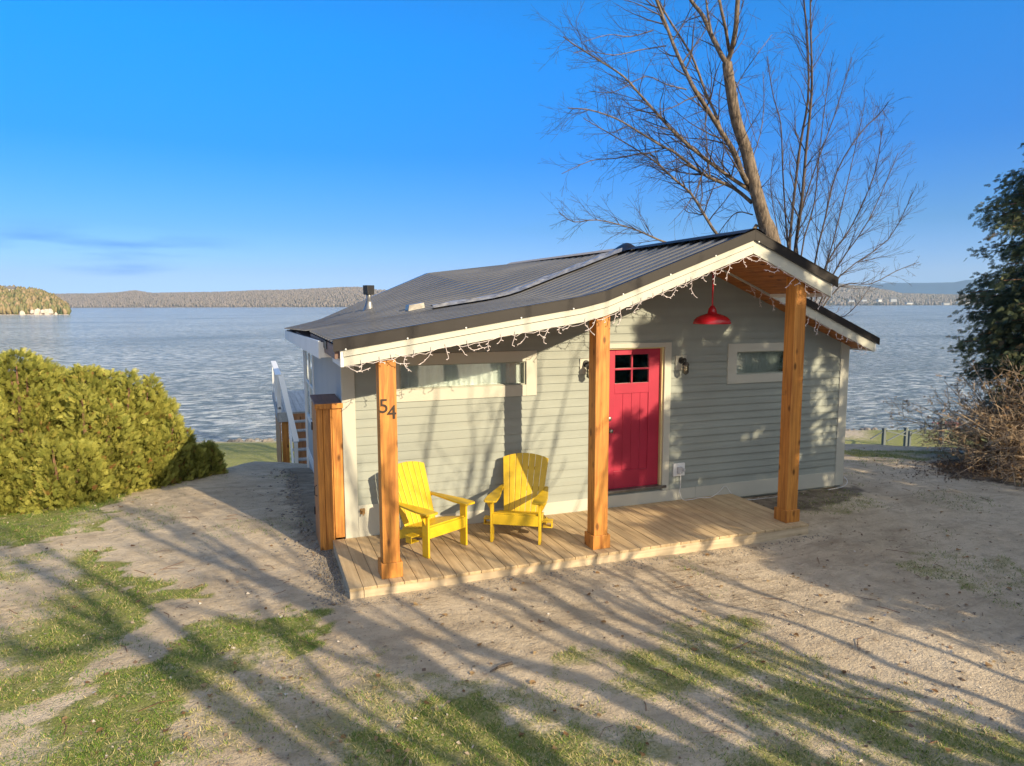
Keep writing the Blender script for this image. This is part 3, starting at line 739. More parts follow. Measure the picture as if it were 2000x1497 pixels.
# soffit boards
mb = MB()
xs = [-.16, .6, 1.6, 2.45, 2.75, XR]
def brd(a, b_, y0, y1, dz=SOF):
    L = math.hypot(b_-a, z_top(b_)-z_top(a)); n = max(1, round(L/.13))
    for i in range(n):
        p, q = a+(b_-a)*i/n, a+(b_-a)*(i+1)/n-.004
        mb.prism([(p, z_top(p)-dz), (q, z_top(q)-dz), (q, z_top(q)-dz+.018), (p, z_top(p)-dz+.018)], y0, y1)
for a, b_ in zip(xs[:-1], xs[1:]): brd(a, b_, -1.515, -.001)
brd(XR+.002, 6.03, -1.515, -.42); brd(XR+.002, XE-.10, -.375, -.001)
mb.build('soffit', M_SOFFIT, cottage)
# rake boards and metal edge
def rake(xs, y0, y1, top, bot, name, m, bev=0, label=None):
    mb = MB()
    for a, b_ in zip(xs[:-1], xs[1:]):
        mb.prism([(a, z_top(a)-bot), (b_, z_top(b_)-bot), (b_, z_top(b_)-top), (a, z_top(a)-top)], y0, y1)
    return mb.build(name, m, cottage, bev=bev, label=label)
XF = [-.17, .6, 1.6, 2.45, 2.75, XR-.001]
rake(XF, -1.55, -1.517, .165, .255, 'rake_board', M_TRIM)
rake(XF, -1.558, -1.517, .085, .158, 'rake_board', M_TRIM)
rake([XR+.001, 6.0], -1.55, -1.517, .085, .245, 'rake_board', M_TRIM)
rake([5.2, XE-.06], -.405, -.378, .075, .215, 'rake_board', M_TRIM)
rake([-.27, .6, 1.6, 2.45, 2.75, XR-.001], -1.580, -1.562, -.034, .090, 'rake_flashing', M_DARKTRIM)
rake([XR+.001, 6.085], -1.580, -1.562, -.034, .090, 'rake_flashing', M_DARKTRIM)
mb = MB()
for xs in ([-.27, .6, 1.6, 2.45, 2.75, XR-.001], [XR+.001, 6.085]):
    for a, b_ in zip(xs[:-1], xs[1:]):
        mb.prism([(a, z_top(a)+.024), (b_, z_top(b_)+.024), (b_, z_top(b_)+.034), (a, z_top(a)+.034)], -1.585, -1.50)
mb.build('rake_cap', M_DARKTRIM, cottage)
for i in range(9):
    x = -.15+i*.62; mb = MB()
    mb.lathe([(0, -.004), (.009, -.004), (.009, 0), (0, .002)], n=8, mat=Matrix.Translation((x, -1.581, z_top(x)-.085)) @ RX)
    mb.build('rake_screw', M_WHITE, cottage)
rake([5.25, XE+.01], -.43, -.407, -.03, .075, 'rake_flashing', M_DARKTRIM)
# right porch eave end and main right eave
MB().box(6.0, 6.02, -1.55, -.43, z_top(6.0)-.245, z_top(6.0)-.10).build('eave_fascia', M_WHITE, cottage)
MB().box(XE-.06, XE-.035, -.405, 6.85, z_top(XE)-.18, z_top(XE)-.04).build('eave_fascia', M_WHITE, cottage)
mb = MB(); mb.box(-.20, -.17, -1.549, -.78, z_top(-.2)-.255, z_top(-.2)-.04)
mb.build('eave_fascia', M_WHITE, cottage)
def slab(xa, xb, y0, y1, za0, za1, zb0, zb1, t_=.026):
    return MB().add([(xa, y0, za0), (xa+t_, y0, za0), (xa+t_, y0, za1), (xa, y0, za1), (xb, y1, zb0), (xb+t_, y1, zb0), (xb+t_, y1, zb1), (xb, y1, zb1)],
                    [(0, 1, 2, 3), (7, 6, 5, 4), (0, 4, 5, 1), (1, 5, 6, 2), (2, 6, 7, 3), (3, 7, 4, 0)])
slab(-.315, -.385, -.42, YR-.02, 2.275, 2.475, 2.165, 2.352).build('eave_fascia', M_WHITE, cottage, label='gutter board along the lake side eave')
MB().box(-.288, -.012, -.42, -.398, 2.285, 2.46).build('eave_return', M_WHITE, cottage)
MB().box(-.34, -.012, YR-.045, YR-.021, 2.17, 2.36).build('eave_return', M_WHITE, cottage)
slab(-.288, -.355, -.396, 6.85, 2.29, 2.305, 2.18, 2.195, .30).build('eave_soffit', M_PANEL, cottage)
MB().box(-.262, -.205, -.76, -.43, 2.40, 2.485).build('eave_gap_block', M_BLACKM, cottage)  # black block filling the gap between the two eave boards
# ridge cap, flashing strip, bump
mb = MB()
def ridgecap(y0, y1, lift, segs=6):
    for i in range(segs):
        a = y0+(y1-y0)*i/segs; b_ = y0+(y1-y0)*(i+1)/segs
        za, zb = z_top(XR, a)+lift, z_top(XR, b_)+lift
        vsx = []
        for yy, zz in ((a, za), (b_, zb)):
            vsx += [(XR-.16, yy, zz-.035), (XR-.03, yy, zz+.018), (XR+.03, yy, zz+.018), (XR+.16, yy, zz-.05)]
        mb.add(vsx, [(0, 1, 5, 4), (1, 2, 6, 5), (2, 3, 7, 6)])
ridgecap(-1.585, 1.35, .03)
mb.build('ridge_cap', M_DARKTRIM, cottage)
mb = MB(); ridgecap(1.75, YR, .045)
mb.build('ridge_cap', paint('sunlit_tan_ridge_metal', (.34, .30, .26), .6), cottage)  # tan colour stands in for sunlight along the rear cap edge
mb = MB(); n = 14; vsx = []; fsx = []
for i in range(n+1):
    s_ = i/n; yy = 1.28+.62*s_; hgt_ = .10*math.sin(math.pi*min(1, s_*1.05))**.6 if 0 < s_ < 1 else .02
    for k2 in range(7):
        a = (k2-3)/3; vsx.append((XR+a*.17, yy, z_top(XR, 1.5)+.035+hgt_*(1-.9*abs(a)**1.5)-.05*abs(a)))
for i in range(n):
    for k2 in range(6): a = i*7+k2; fsx.append((a, a+1, a+8, a+7))
mb.add(vsx, fsx).build('ridge_joint_cover', M_DARKTRIM, cottage, smooth=True)
mb = MB(); vsx = []; fsx = []; xs = np.linspace(1.5, XR-.1, 22)
for i, x in enumerate(xs):
    wdt = .20+.16*((x-1.5)/3.2); wob = .012*math.sin(i*1.9)
    for k2, (dy, dz) in enumerate(((-wdt*.5, .046), (-wdt*.2, .080+wob), (wdt*.25, .092-wob), (wdt*.5, .07))):
        vsx.append((x, 1.55+dy+.012*math.sin(i*1.1), float(z_left(x, 1.5))+dz))
for i in range(len(xs)-1):
    for k2 in range(3): a = i*4+k2; fsx.append((a, a+1, a+5, a+4))
mb.add(vsx, fsx).build('roof_flashing', M_FLASH, cottage, smooth=False)
# flue pipe and little roof vent
def roof_hit(px, py):
    d = ray(px, py)
    for i in range(400, 1800):
        p = CAM+d*(i*.01)/1.0
        if p[1] > -1.5 and p[0] < XR and p[2] < z_top(p[0], p[1])+.02 and -.3 < p[0]: return p
    return None
fp = roof_hit(721, 604)
if fp is None: fp = np.array((1.1, 4.8, 2.75))
fp = np.array((fp[0], fp[1], z_top(fp[0], fp[1])))
k2 = np.dot(fp-CAM, CF)/FPX       # metres per photograph pixel there
fl = empty('flue', tuple(fp)); fl.parent = cottage; bpy.data.objects.remove(fl)
mb = MB(); mb.lathe([(13*k2, -.06), (12*k2, 0), (9*k2, 6*k2), (6.5*k2, 14*k2), (6.2*k2, 18*k2), (5*k2, 18.2*k2), (5*k2, 36*k2)], c=tuple(fp), n=20)
flue = mb.build('flue_pipe', M_STEEL, cottage, smooth=True)
mb = MB(); a = 8.5*k2; b_ = 7.5*k2
mb.prism([(-b_, 30*k2), (b_, 30*k2), (a, 48*k2), (-a, 48*k2)], -b_, b_, mat=Matrix.Translation(fp) @ Matrix.Rotation(.5, 4, 'Z'))
mb.build('flue_cap', M_BLACKM, flue, bev=.006)
q = roof_hit(808, 605)
if q is not None:
    zq = z_top(q[0], q[1])
    mb = MB(); mb.prism([(q[0]-.12, zq-.02), (q[0]+.16, zq+.03), (q[0]+.14, zq+.13), (q[0]-.10, zq+.09)], q[1]-.12, q[1]+.12)
    mb.build('roof_vent', M_STEEL, cottage, bev=.01)
# porch posts
PW, PY = .18, -1.47
def post(x, label, num=False):
    zt = min(z_top(x), z_top(x+PW))-SOF
    pl = [(x, .001), (x+PW, .001), (x+PW, z_top(x+PW)-SOF-.001), (x, z_top(x)-SOF-.001)]
    p_ = MB().prism(pl, PY, PY+PW).build('porch_post', M_CEDAR, cottage, bev=.006, label=label)
    B_ = .024
    blk = MB().box(x-B_, x+PW+B_, PY-B_, PY-.0012, .0015, .165).box(x-B_, x+PW+B_, PY+PW+.0012, PY+PW+B_, .0015, .165)
    blk.box(x-B_, x-.0012, PY-.001, PY+PW+.001, .0015, .165).box(x+PW+.0012, x+PW+B_, PY-.001, PY+PW+.001, .0015, .165)
    blk.build('post_base', M_CEDAR, p_, bev=.004)
    return p_
p1 = post(.185, 'cedar post carrying the house number'); p2 = post(2.667, 'cedar post in front of the door'); p3 = post(5.503, 'cedar post at the shaded end of the porch')
for ch, cx_, cz_, h_ in (('5', 740, 807, .145), ('4', 756, 819, .145)):
    cu = bpy.data.curves.new('digit', 'FONT'); cu.body = ch; cu.size = h_*1.42; cu.extrude = .004
    tmp = bpy.data.objects.new('digit', cu); COL.objects.link(tmp)
    dg = bpy.context.evaluated_depsgraph_get(); me = bpy.data.meshes.new_from_object(tmp.evaluated_get(dg)); bpy.data.objects.remove(tmp)
    me.materials.clear(); me.materials.append(M_NUM)
    o = bpy.data.objects.new('house_number', me); COL.objects.link(o); o.parent = p1
    d = ray(cx_, cz_); tt = (PY-.006-CAM[1])/d[1]; q = CAM+d*tt
    o.location = tuple(q); o.rotation_euler = (R(90), 0, 0); o['label'] = 'dark metal digit '+ch
# tap and sockets
mb = MB(); mb.box(.15, .21, -.046, -.031, .29, .36)
mb.tube([(.18, -.05, .32), (.18, -.09, .32), (.18, -.105, .29)], .009, 8); mb.lathe([(0, 0), (.026, 0), (.026, .01), (0, .01)], n=12, mat=Matrix.Translation((.18, -.085, .345)))
mb.build('garden_tap', M_BRASS, cottage)
mb = MB(); mb.box(4.70, 4.895, -.036, -.012, .36, .55)
ob = mb.build('outlet_box', M_WHITE, cottage, bev=.004)
MB().box(4.755, 4.835, -.075, -.037, .40, .50).box(4.84, 4.875, -.085, -.037, .43, .475).build('outlet_cover', M_PLASTIC, ob, bev=.01)
# white lead
mb = MB()
pts = [(4.79, -.08, .43), (4.79, -.09, .33), (4.80, -.07, .2), (4.80, -.06, .12), (4.84, -.09, .012), (4.98, -.12, .010), (5.12, -.09, .010), (5.26, -.13, .010), (5.38, -.08, .012), (5.5, -.06, .06), (5.6, -.045, .13), (5.66, -.04, .10), (5.74, -.05, .0), (5.85, -.08, -.10), (6.3, -.1, -.115), (7.0, -.08, -.12), (7.7, -.07, -.11), (7.92, -.10, -.07), (7.99, -.09, .0), (7.98, -.03, .06)]
def smooth_pts(P_, k_=4):
    out = []
    P_ = [Vector(p) for p in P_]
    for i in range(len(P_)-1):
        p0, p1_, p2_, p3_ = P_[max(i-1, 0)], P_[i], P_[i+1], P_[min(i+2, len(P_)-1)]
        for j in range(k_):
            t_ = j/k_; out.append(.5*((2*p1_)+(-p0+p2_)*t_+(2*p0-5*p1_+4*p2_-p3_)*t_*t_+(-p0+3*p1_-3*p2_+p3_)*t_**3))
    return out+[P_[-1]]
mb.tube(smooth_pts(pts), .0045, 6).build('power_cord', M_CORD, smooth=True, label='thin white power cord trailing from the outlet along the wall foot', cat='power cord')

# ------------------------------------------------------------------ porch deck
pd = empty('porch_deck', (2.8, -.8, -.14), label='low wooden porch platform under the chairs and cedar posts', cat='porch')
def L_(x, y, z): return (x-2.8, y+.8, z+.14)
mb = MB(); x = -.19; i = 0
while x < 5.74:
    w_ = min(.137, 5.75-x); dz = random.uniform(-.0015, .0015)
    y1 = -.032 if x < .13 else -.031
    mb.box(x-2.8, x+w_-2.8, -1.625+.8+random.uniform(-.002, .002), y1+.8, -.032+.14, .0+.14+dz); x += .1415; i += 1
mb.build('deck_boards', M_DECK, pd, bev=.004)
mb = MB()
for a, b_ in ((-.185, -.045), (-.04, 2.62), (2.625, 5.745)): mb.box(a-2.8, b_-2.8, -1.617+.8, -1.585+.8, -.19+.14, -.033+.14)
mb.box(-.187-2.8, -.155-2.8, -1.584+.8, -.035+.8, -.20+.14, -.034+.14); mb.box(5.715-2.8, 5.746-2.8, -1.584+.8, -.035+.8, -.19+.14, -.034+.14)
mb.build('edge_board', M_DECKX, pd, bev=.003)

# ------------------------------------------------------------------ cedar cabinet at the corner
cb = empty('cedar_cabinet', (-.18, .33, -.14), label='tall narrow cedar cabinet with dark lid standing against the left corner', cat='cabinet')
def CB(x): return x+.18
mb = MB()
mb.box(-.335-(-.18), -.262+.18, -.012-.33, .02-.33, -.02, 1.80)                      # wide corner post
mb.box(-.258+.18, -.155+.18, -.004-.33, .02-.33, .0, 1.80); mb.box(-.15+.18, -.022+.18, -.008-.33, .02-.33, .15, 1.80)
mb.build('front_board', M_CEDAR, cb, bev=.004)
mb = MB()
for a, b_ in ((.022, .16), (.165, .34), (.345, .52), (.525, .66)): mb.box(-.335+.18, -.31+.18, a-.33, b_-.33, -.03, 1.79)
mb.box(-.305+.18, -.035+.18, .64-.33, .66-.33, 0, 1.79)
sd = mb.build('side_door', M_SKIRT, cb, bev=.003)
for z_ in (1.42, .3): MB().box(-.352+.18, -.337+.18, .60-.33, .64-.33, z_, z_+.1).build('hinge', M_BLACKM, sd)
mh = MB(); mh.tube([(-.345+.18, .08-.33, .68), (-.375+.18, .08-.33, .70), (-.375+.18, .08-.33, .80), (-.345+.18, .08-.33, .82)], .006, 6); mh.build('pull_handle', M_BLACKM, sd)
mb = MB(); mb.prism([(-.03-.33, 1.802), (.68-.33, 1.842), (.68-.33, 1.868), (-.03-.33, 1.835)], -.350+.18, -.034+.18, axis=0)
mb.build('lid', M_CAPWOOD, cb, bev=.003)
MB().box(-.352+.18, -.02+.18, -.045-.33, -.032-.33, 1.775, 1.838).build('lid_edge', M_CEDAR, cb, bev=.003)

# ------------------------------------------------------------------ adirondack chairs
def make_chair():
    r_ = empty('garden_chair')
    def part(name, mb, par=r_, bev=.004): return mb.build(name, M_YELLOW, par, bev=bev)
    for s_ in (-1, 1):
        x = s_*.295
        part('leg', MB().box(x-.014, x+.014, -.05, .055, .0, .515))
        # rear leg / side rail, sloping back to the floor
        rl = MB().prism([(-.02, .235), (-.02, .345), (.42, .245), (.86, .055), (.90, .0), (.76, .0), (.40, .135)], s_*.262-.013, s_*.262+.013, axis=0)
        part('side_rail', rl)
        arm = [(-.12, s_*.215), (-.135, s_*.25), (-.135, s_*.355), (-.10, s_*.375), (.10, s_*.375), (.40, s_*.34), (.64, s_*.31), (.66, s_*.27), (.40, s_*.25), (.10, s_*.215)]
        mba = MB().prism([(q_, p_) for p_, q_ in arm], .517, .541, axis=2)
        ar = part('armrest', mba)
        br = MB().prism([(.0, .50), (.07, .50), (.035, .43), (.0, .36)], 0, .02, axis=1, mat=Matrix.Translation((x+s_*.0145, -.01, .015)) @ Matrix.Diagonal((s_, 1, 1, 1)))
        part('arm_bracket', br, ar)
        ch = MB(); ch.box(s_*.31 if s_ > 0 else -.43, .43 if s_ > 0 else -.31, .10, .22, .235, .25); ch.box(s_*.31 if s_ > 0 else -.43, .43 if s_ > 0 else -.31, .11, .21, .165, .178)
        ch.box(s_*.42-.006, s_*.42+.006, .11, .21, .179, .234)
        part('cup_holder', ch)
    part('apron', MB().box(-.279, .279, -.048, -.024, .225, .352))
    st = MB()
    for i in range(6):
        y0 = -.022+i*.078; z0 = .362-y0*.235
        st.prism([(y0, z0-.018), (y0+.070, z0-.018-.0165), (y0+.070, z0-.0165), (y0, z0)], -.285, .285, axis=0)
    part('seat', st)
    # fan back: seven slats
    bk = MB(); tilt = Matrix.Translation((0, .44, .20)) @ Matrix.Rotation(R(-23), 4, 'X')
    arc = lambda x: .81-.62*x*x-.8*x**4
    for i in range(7):
        k_ = i-3; xb = k_*.068; xt = k_*.0865; wb, wt = .0315, .0405
        tops = [(xt+wt*q, arc(xt+wt*q)) for q in (1, .5, 0, -.5, -1)]
        bk.prism([(xb-wb, 0), (xb+wb, 0)]+tops, -.010, .010, axis=1, mat=tilt)
    b_ = part('backrest', bk)
    part('back_brace', MB().box(-.30, .30, .012, .035, .325, .385, tilt).box(-.25, .25, .012, .035, .0, .06, tilt).box(-.20, .20, .012, .030, .60, .64, tilt), b_)
    return r_
ch1 = make_chair(); ch2 = copy_tree(ch1)
tag(ch1, 'yellow slatted garden chair nearest the number post, facing right', 'garden chair', 'yellow chairs on the porch')
tag(ch2, 'yellow slatted garden chair in the middle of the porch with a shadow across its back', 'garden chair', 'yellow chairs on the porch')
ch1.location = (1.015, -.90, .003); ch1.rotation_euler = (0, 0, R(27)); ch2.location = (1.89, -.92, .003); ch2.rotation_euler = (0, 0, R(-31))

# ------------------------------------------------------------------ pendant lamp and wall lanterns
lp = empty('pendant_lamp', (4.66, -.9, 2.62), label='red barn style pendant lamp on a red rod under the gable', cat='pendant lamp')
pr = [(.240, .0), (.243, .012), (.232, .05), (.20, .085), (.15, .112), (.10, .128), (.062, .138), (.055, .17), (.048, .20), (.028, .225), (.022, .24), (.0, .24)]
inn = [(.236, .0), (.226, .048), (.19, .082), (.10, .12), (.0, .125)]
MB().lathe(pr, n=40).lathe(inn, n=40).lathe([(.236, 0), (.243, .0)], n=40).build('lamp_shade', M_LAMP, lp, smooth=True)
MB().tube([(0, 0, .235), (0, 0, z_top(4.66)-SOF-2.62)], .011, 10).lathe([(0, 0), (.05, 0), (.05, .02), (0, .02)], c=(0, 0, z_top(4.66)-SOF-2.62-.03), n=16).build('rod', M_LAMP, lp)
MB().lathe([(0, .02), (.03, .03), (.035, .06), (.02, .10), (0, .11)], n=16).build('bulb', M_WHITE, lp, smooth=True)
def lantern(x, label):
    e = empty('wall_lantern', (x, -.02, 2.02), label=label, cat='wall light', group='caged wall lanterns beside the door')
    MB().box(-.09, .09, -.008, .006, -.09, .12).build('mount_plate', M_TRIM, e, bev=.002)
    arm = MB(); arm.lathe([(.0, 0), (.05, 0), (.045, .02), (0, .022)], n=20, mat=Matrix.Translation((0, -.01, .05)) @ RX)
    arm.tube(smooth_pts([(0, -.02, .05), (0, -.08, .075), (0, -.12, .07), (0, -.125, .03)]), .014, 8)
    arm.lathe([(.0, .05), (.03, .045), (.052, .01), (.052, .0), (.04, -.004), (0, -.004)], c=(0, -.125, -.01), n=20)
    arm.build('arm', M_BLACKM, e, smooth=False)
    MB().lathe([(.036, 0), (.038, -.06), (.032, -.11), (.0, -.125)], c=(0, -.125, -.015), n=20).build('glass_jar', glass('jar_glass', (.8, .75, .65), .1) if x > 4 else bpy.data.materials['jar_glass'], e, smooth=True)
    cg = MB()
    for k_ in range(6):
        a = k_*math.pi/3; cg.tube([(.046*math.cos(a), -.125+.046*math.sin(a), -.012), (.046*math.cos(a), -.125+.046*math.sin(a), -.12), (0.0, -.125, -.15)], .0032, 5)
    for zz in (-.05, -.11):
        cg.tube([(.047*math.cos(a), -.125+.047*math.sin(a), zz) for a in np.linspace(0, 2*math.pi, 17)], .0032, 5)
    cg.build('cage', M_BLACKM, e)
    MB().lathe([(0, -.02), (.018, -.025), (.02, -.06), (0, -.09)], c=(0, -.125, -.01), n=12).build('bulb', M_WHITE, e, smooth=True)
lantern(4.79, 'black caged wall lantern on the grey wall right of the red door'); lantern(3.26, 'black caged wall lantern left of the door, half hidden by the middle post')

# ------------------------------------------------------------------ icicle light strings
def strings(name, x0, x1, y, off, n, seed, label):
    e = empty(name, (x0, y, z_top(x0)-off), label=label, cat='string lights')
    rr = random.Random(seed); ox, oy, oz = x0, y, z_top(x0)-off
    base = []
    xs = np.linspace(x0, x1, n*2)
    for x in xs: base.append((x-ox, rr.uniform(-.008, .008), z_top(x)-off-oz+rr.uniform(-.02, .018)))
    MB().tube(base, .003, 5).build('wire', M_WIRE, e)
    for i in range(n):
        x = x0+(x1-x0)*(i+rr.uniform(.15, .85))/n; L = rr.choice((.06, .11, .16, .2, .24)); mb = MB()
        p = Vector((x-ox, 0, z_top(x)-off-oz)); pts = [p.copy()]; dx = rr.uniform(-1, 1)
        m_ = max(3, int(L/.03)); curl = rr.uniform(-1.2, 1.2); a = rr.uniform(-.5, .5)
        for j in range(m_):
            a += curl*.35+rr.uniform(-.5, .5); a = max(-1.9, min(1.9, a))
            p = p+Vector((math.sin(a)*L/m_, rr.uniform(-.006, .006), -math.cos(a)*L/m_)); pts.append(p.copy())
            if j % 2 == 0:
                s_ = rr.choice((-1, 1)); b_ = p+Vector((s_*.028*math.cos(a), -.004, -.012)); mb.tube([p, b_], [.003, .005], 5)
        mb.tube(pts, .0034, 5)
        if rr.random() < .4: mb.tube([pts[0], pts[0]+Vector((rr.uniform(-.01, .01), -.006, .05))], [.004, .003], 5)
        mb.build('light_drop', M_WIRE, e)
strings('string_lights', -.15, 5.95, -1.562, .262, 46, 3, 'pinkish white icicle string lights along the porch gable edge')
strings('string_lights', 5.55, 8.0, -.415, .222, 18, 5, 'icicle string lights along the lower right roof edge behind the end post')

# ------------------------------------------------------------------ raised deck at the back left
bd = empty('back_deck', (0, 9, -1), label='raised lakeside deck with white railing, cedar skirt and steps behind the cottage', cat='deck')
def bdm(): return MB()
def sh(m_): return m_
off = Vector((0, -9, 1))
def bb(mb, x0, x1, y0, y1, z0, z1): return mb.box(x0, x1, y0-9, y1-9, z0+1, z1+1)
mb = MB()
x = -.52
while x < 4.2: bb(mb, x, x+.135, 9.0, 13.4, .26, .29); x += .14
mb.build('deck_floor', M_GREYDECK, bd)
mb = MB(); bb(mb, -.54, 4.3, 8.965, 8.995, .06, .285); bb(mb, -.56, -.53, 8.965, 13.4, .10, .285)
mb.build('rim_board', M_GREYDECK, bd)
mb = MB(); y = 9.0
while y < 13.3: bb(mb, -.50, -.475, y, y+.135, -1.75, .10); y += .14
mb.build('skirt', M_SKIRT, bd)
bb(MB(), -.46, -.3, 9.02, 9.14, -1.4, .05).build('support_post', M_CEDAR, bd)
mb = MB(); bb(mb, -.56, -.42, 8.96, 13.4, 1.18, 1.22); bb(mb, -.52, -.46, 8.97, 13.4, .38, .42)
y = 9.12
while y < 13.3: bb(mb, -.505, -.475, y, y+.03, .42, 1.18); y += .15
for y in (8.97, 11.1, 13.2): bb(mb, -.54, -.45, y, y+.09, .29, 1.18)
mb.build('railing', M_WHITE, bd)
stp = MB(); ln = MB()
for i in range(6):
    zt = .10-.185*i; yy = 8.93-.235*i
    bb(stp, -.26, 1.0, yy-.26, yy, zt-.03, zt); bb(ln, -.24, .98, yy-.015, yy-.001, zt, zt+.155)
stp.build('step', M_GREYDECK, bd); ln.build('riser', M_SKIRT, bd)
mb = MB(); mb.prism([(8.93-9, .0+1), (8.93-9, .25+1), (7.45-9, -.93+1), (7.45-9, -1.2+1), (7.6-9, -1.2+1)], -.30, -.265, axis=0)
mb.build('stringer', M_WHITE, bd)
mb = MB(); mb.bar((-.44, 9.0-9, 1.20+1), (-.20, 7.62-9, -.20+1), .12, .04); mb.box(-.25, -.17, 7.60-9, 7.68-9, -.95+1, -.22+1)
mb.build('stair_rail', M_WHITE, bd)

# ------------------------------------------------------------------ bare trees
class Tree:
    def __init__(s, seed): s.r = random.Random(seed); s.mb = MB(); s.tw = MB(); s.n = 0
    def limb(s, pts, r0, r1, sides=8, grow=None, twig=False, k_=3):
        P_ = smooth_pts(pts, k_); n = len(P_); rad = [r0+(r1-r0)*(i/(n-1))**.8 for i in range(n)]
        (s.tw if twig else s.mb).tube(P_, rad, sides, cap=False)
        return P_, rad
    def branch(s, p, d, L, r, lev, up=.15, spread=.7, dens=1., minr=.004):
        # a wandering shoot with side shoots, until the twigs are thin
        segs = max(3, int(L/.22)); pts = [p.copy()]; dd = d.normalized()
        for i in range(segs):
            dd = (dd+Vector((s.r.gauss(0, .11), s.r.gauss(0, .11), s.r.gauss(0, .09)+up*.16))).normalized()
            pts.append(pts[-1]+dd*L/segs)
        rad = [max(minr, r*(1-.85*i/segs)) for i in range(segs+1)]
        s.tw.tube(pts, rad, 4 if r > .015 else 3, cap=False); s.n += 1
        if lev <= 0 or s.n > 30000: return
        nb = max(2, int(L*2.1*dens))
        for i in range(nb):
            t_ = .15+.85*(i+s.r.random())/nb; j = min(segs-1, int(t_*segs)); q = pts[j]; dl = (pts[j+1]-pts[j]).normalized()
            ax = dl.cross(Vector((s.r.gauss(0, 1), s.r.gauss(0, 1), s.r.gauss(0, 1)))).normalized()
            nd = (Matrix.Rotation(s.r.uniform(.45, 1.0)*spread, 3, ax) @ dl)
            s.branch(q, nd, L*s.r.uniform(.38, .72)*(1-.3*t_), max(minr, rad[j]*.6), lev-1, up, spread, dens, minr)
    def sprout(s, P_, rad, n, L, lev, t0=.1, up=.15, spread=.9, dens=1., minr=.004, follow=0.5):
        m_ = len(P_)
        for i in range(n):
            t_ = t0+(1-t0)*(i+s.r.random())/n; j = min(m_-2, int(t_*(m_-1))); dl = (P_[j+1]-P_[j]).normalized()
            ax = dl.cross(Vector((s.r.gauss(0, 1), s.r.gauss(0, 1), s.r.gauss(0, 1)))).normalized()
            nd = Matrix.Rotation(s.r.uniform(.45, 1.15)*spread, 3, ax) @ dl
            s.branch(P_[j], nd, L*s.r.uniform(.5, 1.1)*(1-.4*t_), max(minr, min(rad[j]*.5, .008*L+.0035)), lev, up, spread, dens, minr)
def wrap(tree, name, base, bm1, bm2, **kw):
    e = empty(name, tuple(base), **kw)
    for mb, nm, m in ((tree.mb, 'trunk', bm1), (tree.tw, 'crown', bm2)):
        if mb.v:
            mb.v = [(x-base[0], y-base[1], z-base[2]) for x, y, z in mb.v]; mb.build(nm, m, e, smooth=True)
    return e
def traced(tree, pix, v, r0, r1, n, L, lev, up=.15, spread=.9, dens=1.45, sides=8, jit=.35, t0=.1, minr=.003, wob=0):
    n = int(n*1.6); r0 *= .62; r1 *= .75
    k_ = v/FPX; dv = 0; pts = []
    for i, (x, y) in enumerate(pix):
        if i: dv += tree.r.gauss(0, jit)
        p = at(x, y, v+dv); pts.append(Vector(p))
    P_, rad = tree.limb(pts, r0*k_, r1*k_, sides); tree.sprout(P_, rad, n, L, lev, t0, up, spread, dens, minr); return P_, rad
T = Tree(11); V0 = 19.
base = at(1530, 640, V0); gz = float(ground_z(base[0], base[1])); base[2] = gz
T.limb([Vector((base[0]+.1, base[1], gz-.2)), Vector(at(1516, 560, V0)), Vector(at(1506, 471, V0)), Vector(at(1494, 435, V0))], .33, .20, 12)
traced(T, [(1497, 445), (1488, 415), (1473, 359), (1458, 296), (1439, 239), (1428, 180), (1420, 123)], V0, 21.5, 12, 14, 1.5, 2, t0=.25, jit=.1, sides=12)
traced(T, [(1420, 123), (1428, 101), (1437, 56), (1441, 0), (1446, -60), (1450, -140)], V0, 8, 5, 5, 1.6, 2, sides=8)
traced(T, [(1420, 125), (1409, 108), (1387, 64), (1372, 30), (1349, 0), (1325, -50)], V0, 8, 4, 6, 1.6, 2)
traced(T, [(1424, 100), (1417, 56), (1405, 0), (1398, -60)], V0, 5, 3, 3, 1.5, 2)
traced(T, [(1390, 67), (1383, 30), (1379, 0), (1372, -60)], V0, 3.5, 2, 3, 1.5, 2)
traced(T, [(1462, 362), (1450, 340), (1435, 299), (1409, 258), (1379, 210), (1357, 176), (1338, 138), (1319, 97), (1301, 49), (1282, 0), (1262, -60)], V0, 8.5, 3, 16, 2.4, 2, up=.05)
traced(T, [(1409, 258), (1398, 224), (1379, 183), (1357, 123), (1342, 94), (1304, 34), (1285, 0)], V0, 5, 2, 10, 2.0, 2)
traced(T, [(1465, 372), (1428, 348), (1387, 318), (1349, 288), (1312, 254), (1282, 221), (1248, 183), (1218, 150), (1173, 120), (1125, 90), (1100, 72)], V0, 6.5, 1.2, 24, 2.2, 2, up=.1)
traced(T, [(1468, 396), (1432, 367), (1387, 348), (1357, 329), (1319, 299), (1290, 284), (1241, 254), (1203, 232), (1151, 215), (1110, 212)], V0, 6.5, 1.1, 24, 2.2, 2, up=.1)
traced(T, [(1478, 440), (1440, 490), (1402, 460), (1375, 419), (1349, 378), (1319, 352), (1290, 325), (1260, 303), (1192, 262), (1140, 232)], V0, 6, 1.0, 24, 2.1, 2, up=.1, t0=.3)
traced(T, [(1490, 500), (1400, 500), (1304, 475), (1267, 460), (1230, 445), (1166, 430), (1121, 434), (1091, 415)], V0, 4.5, .8, 18, 1.5, 2, up=.12, t0=.35)
traced(T, [(1290, 325), (1267, 300), (1203, 310), (1155, 314), (1097, 340)], V0, 2.4, .8, 12, 1.4, 2, up=.12)
traced(T, [(1301, 90), (1250, 98), (1200, 108), (1150, 100), (1120, 104)], V0, 2, .7, 9, 1.3, 1, up=.1)
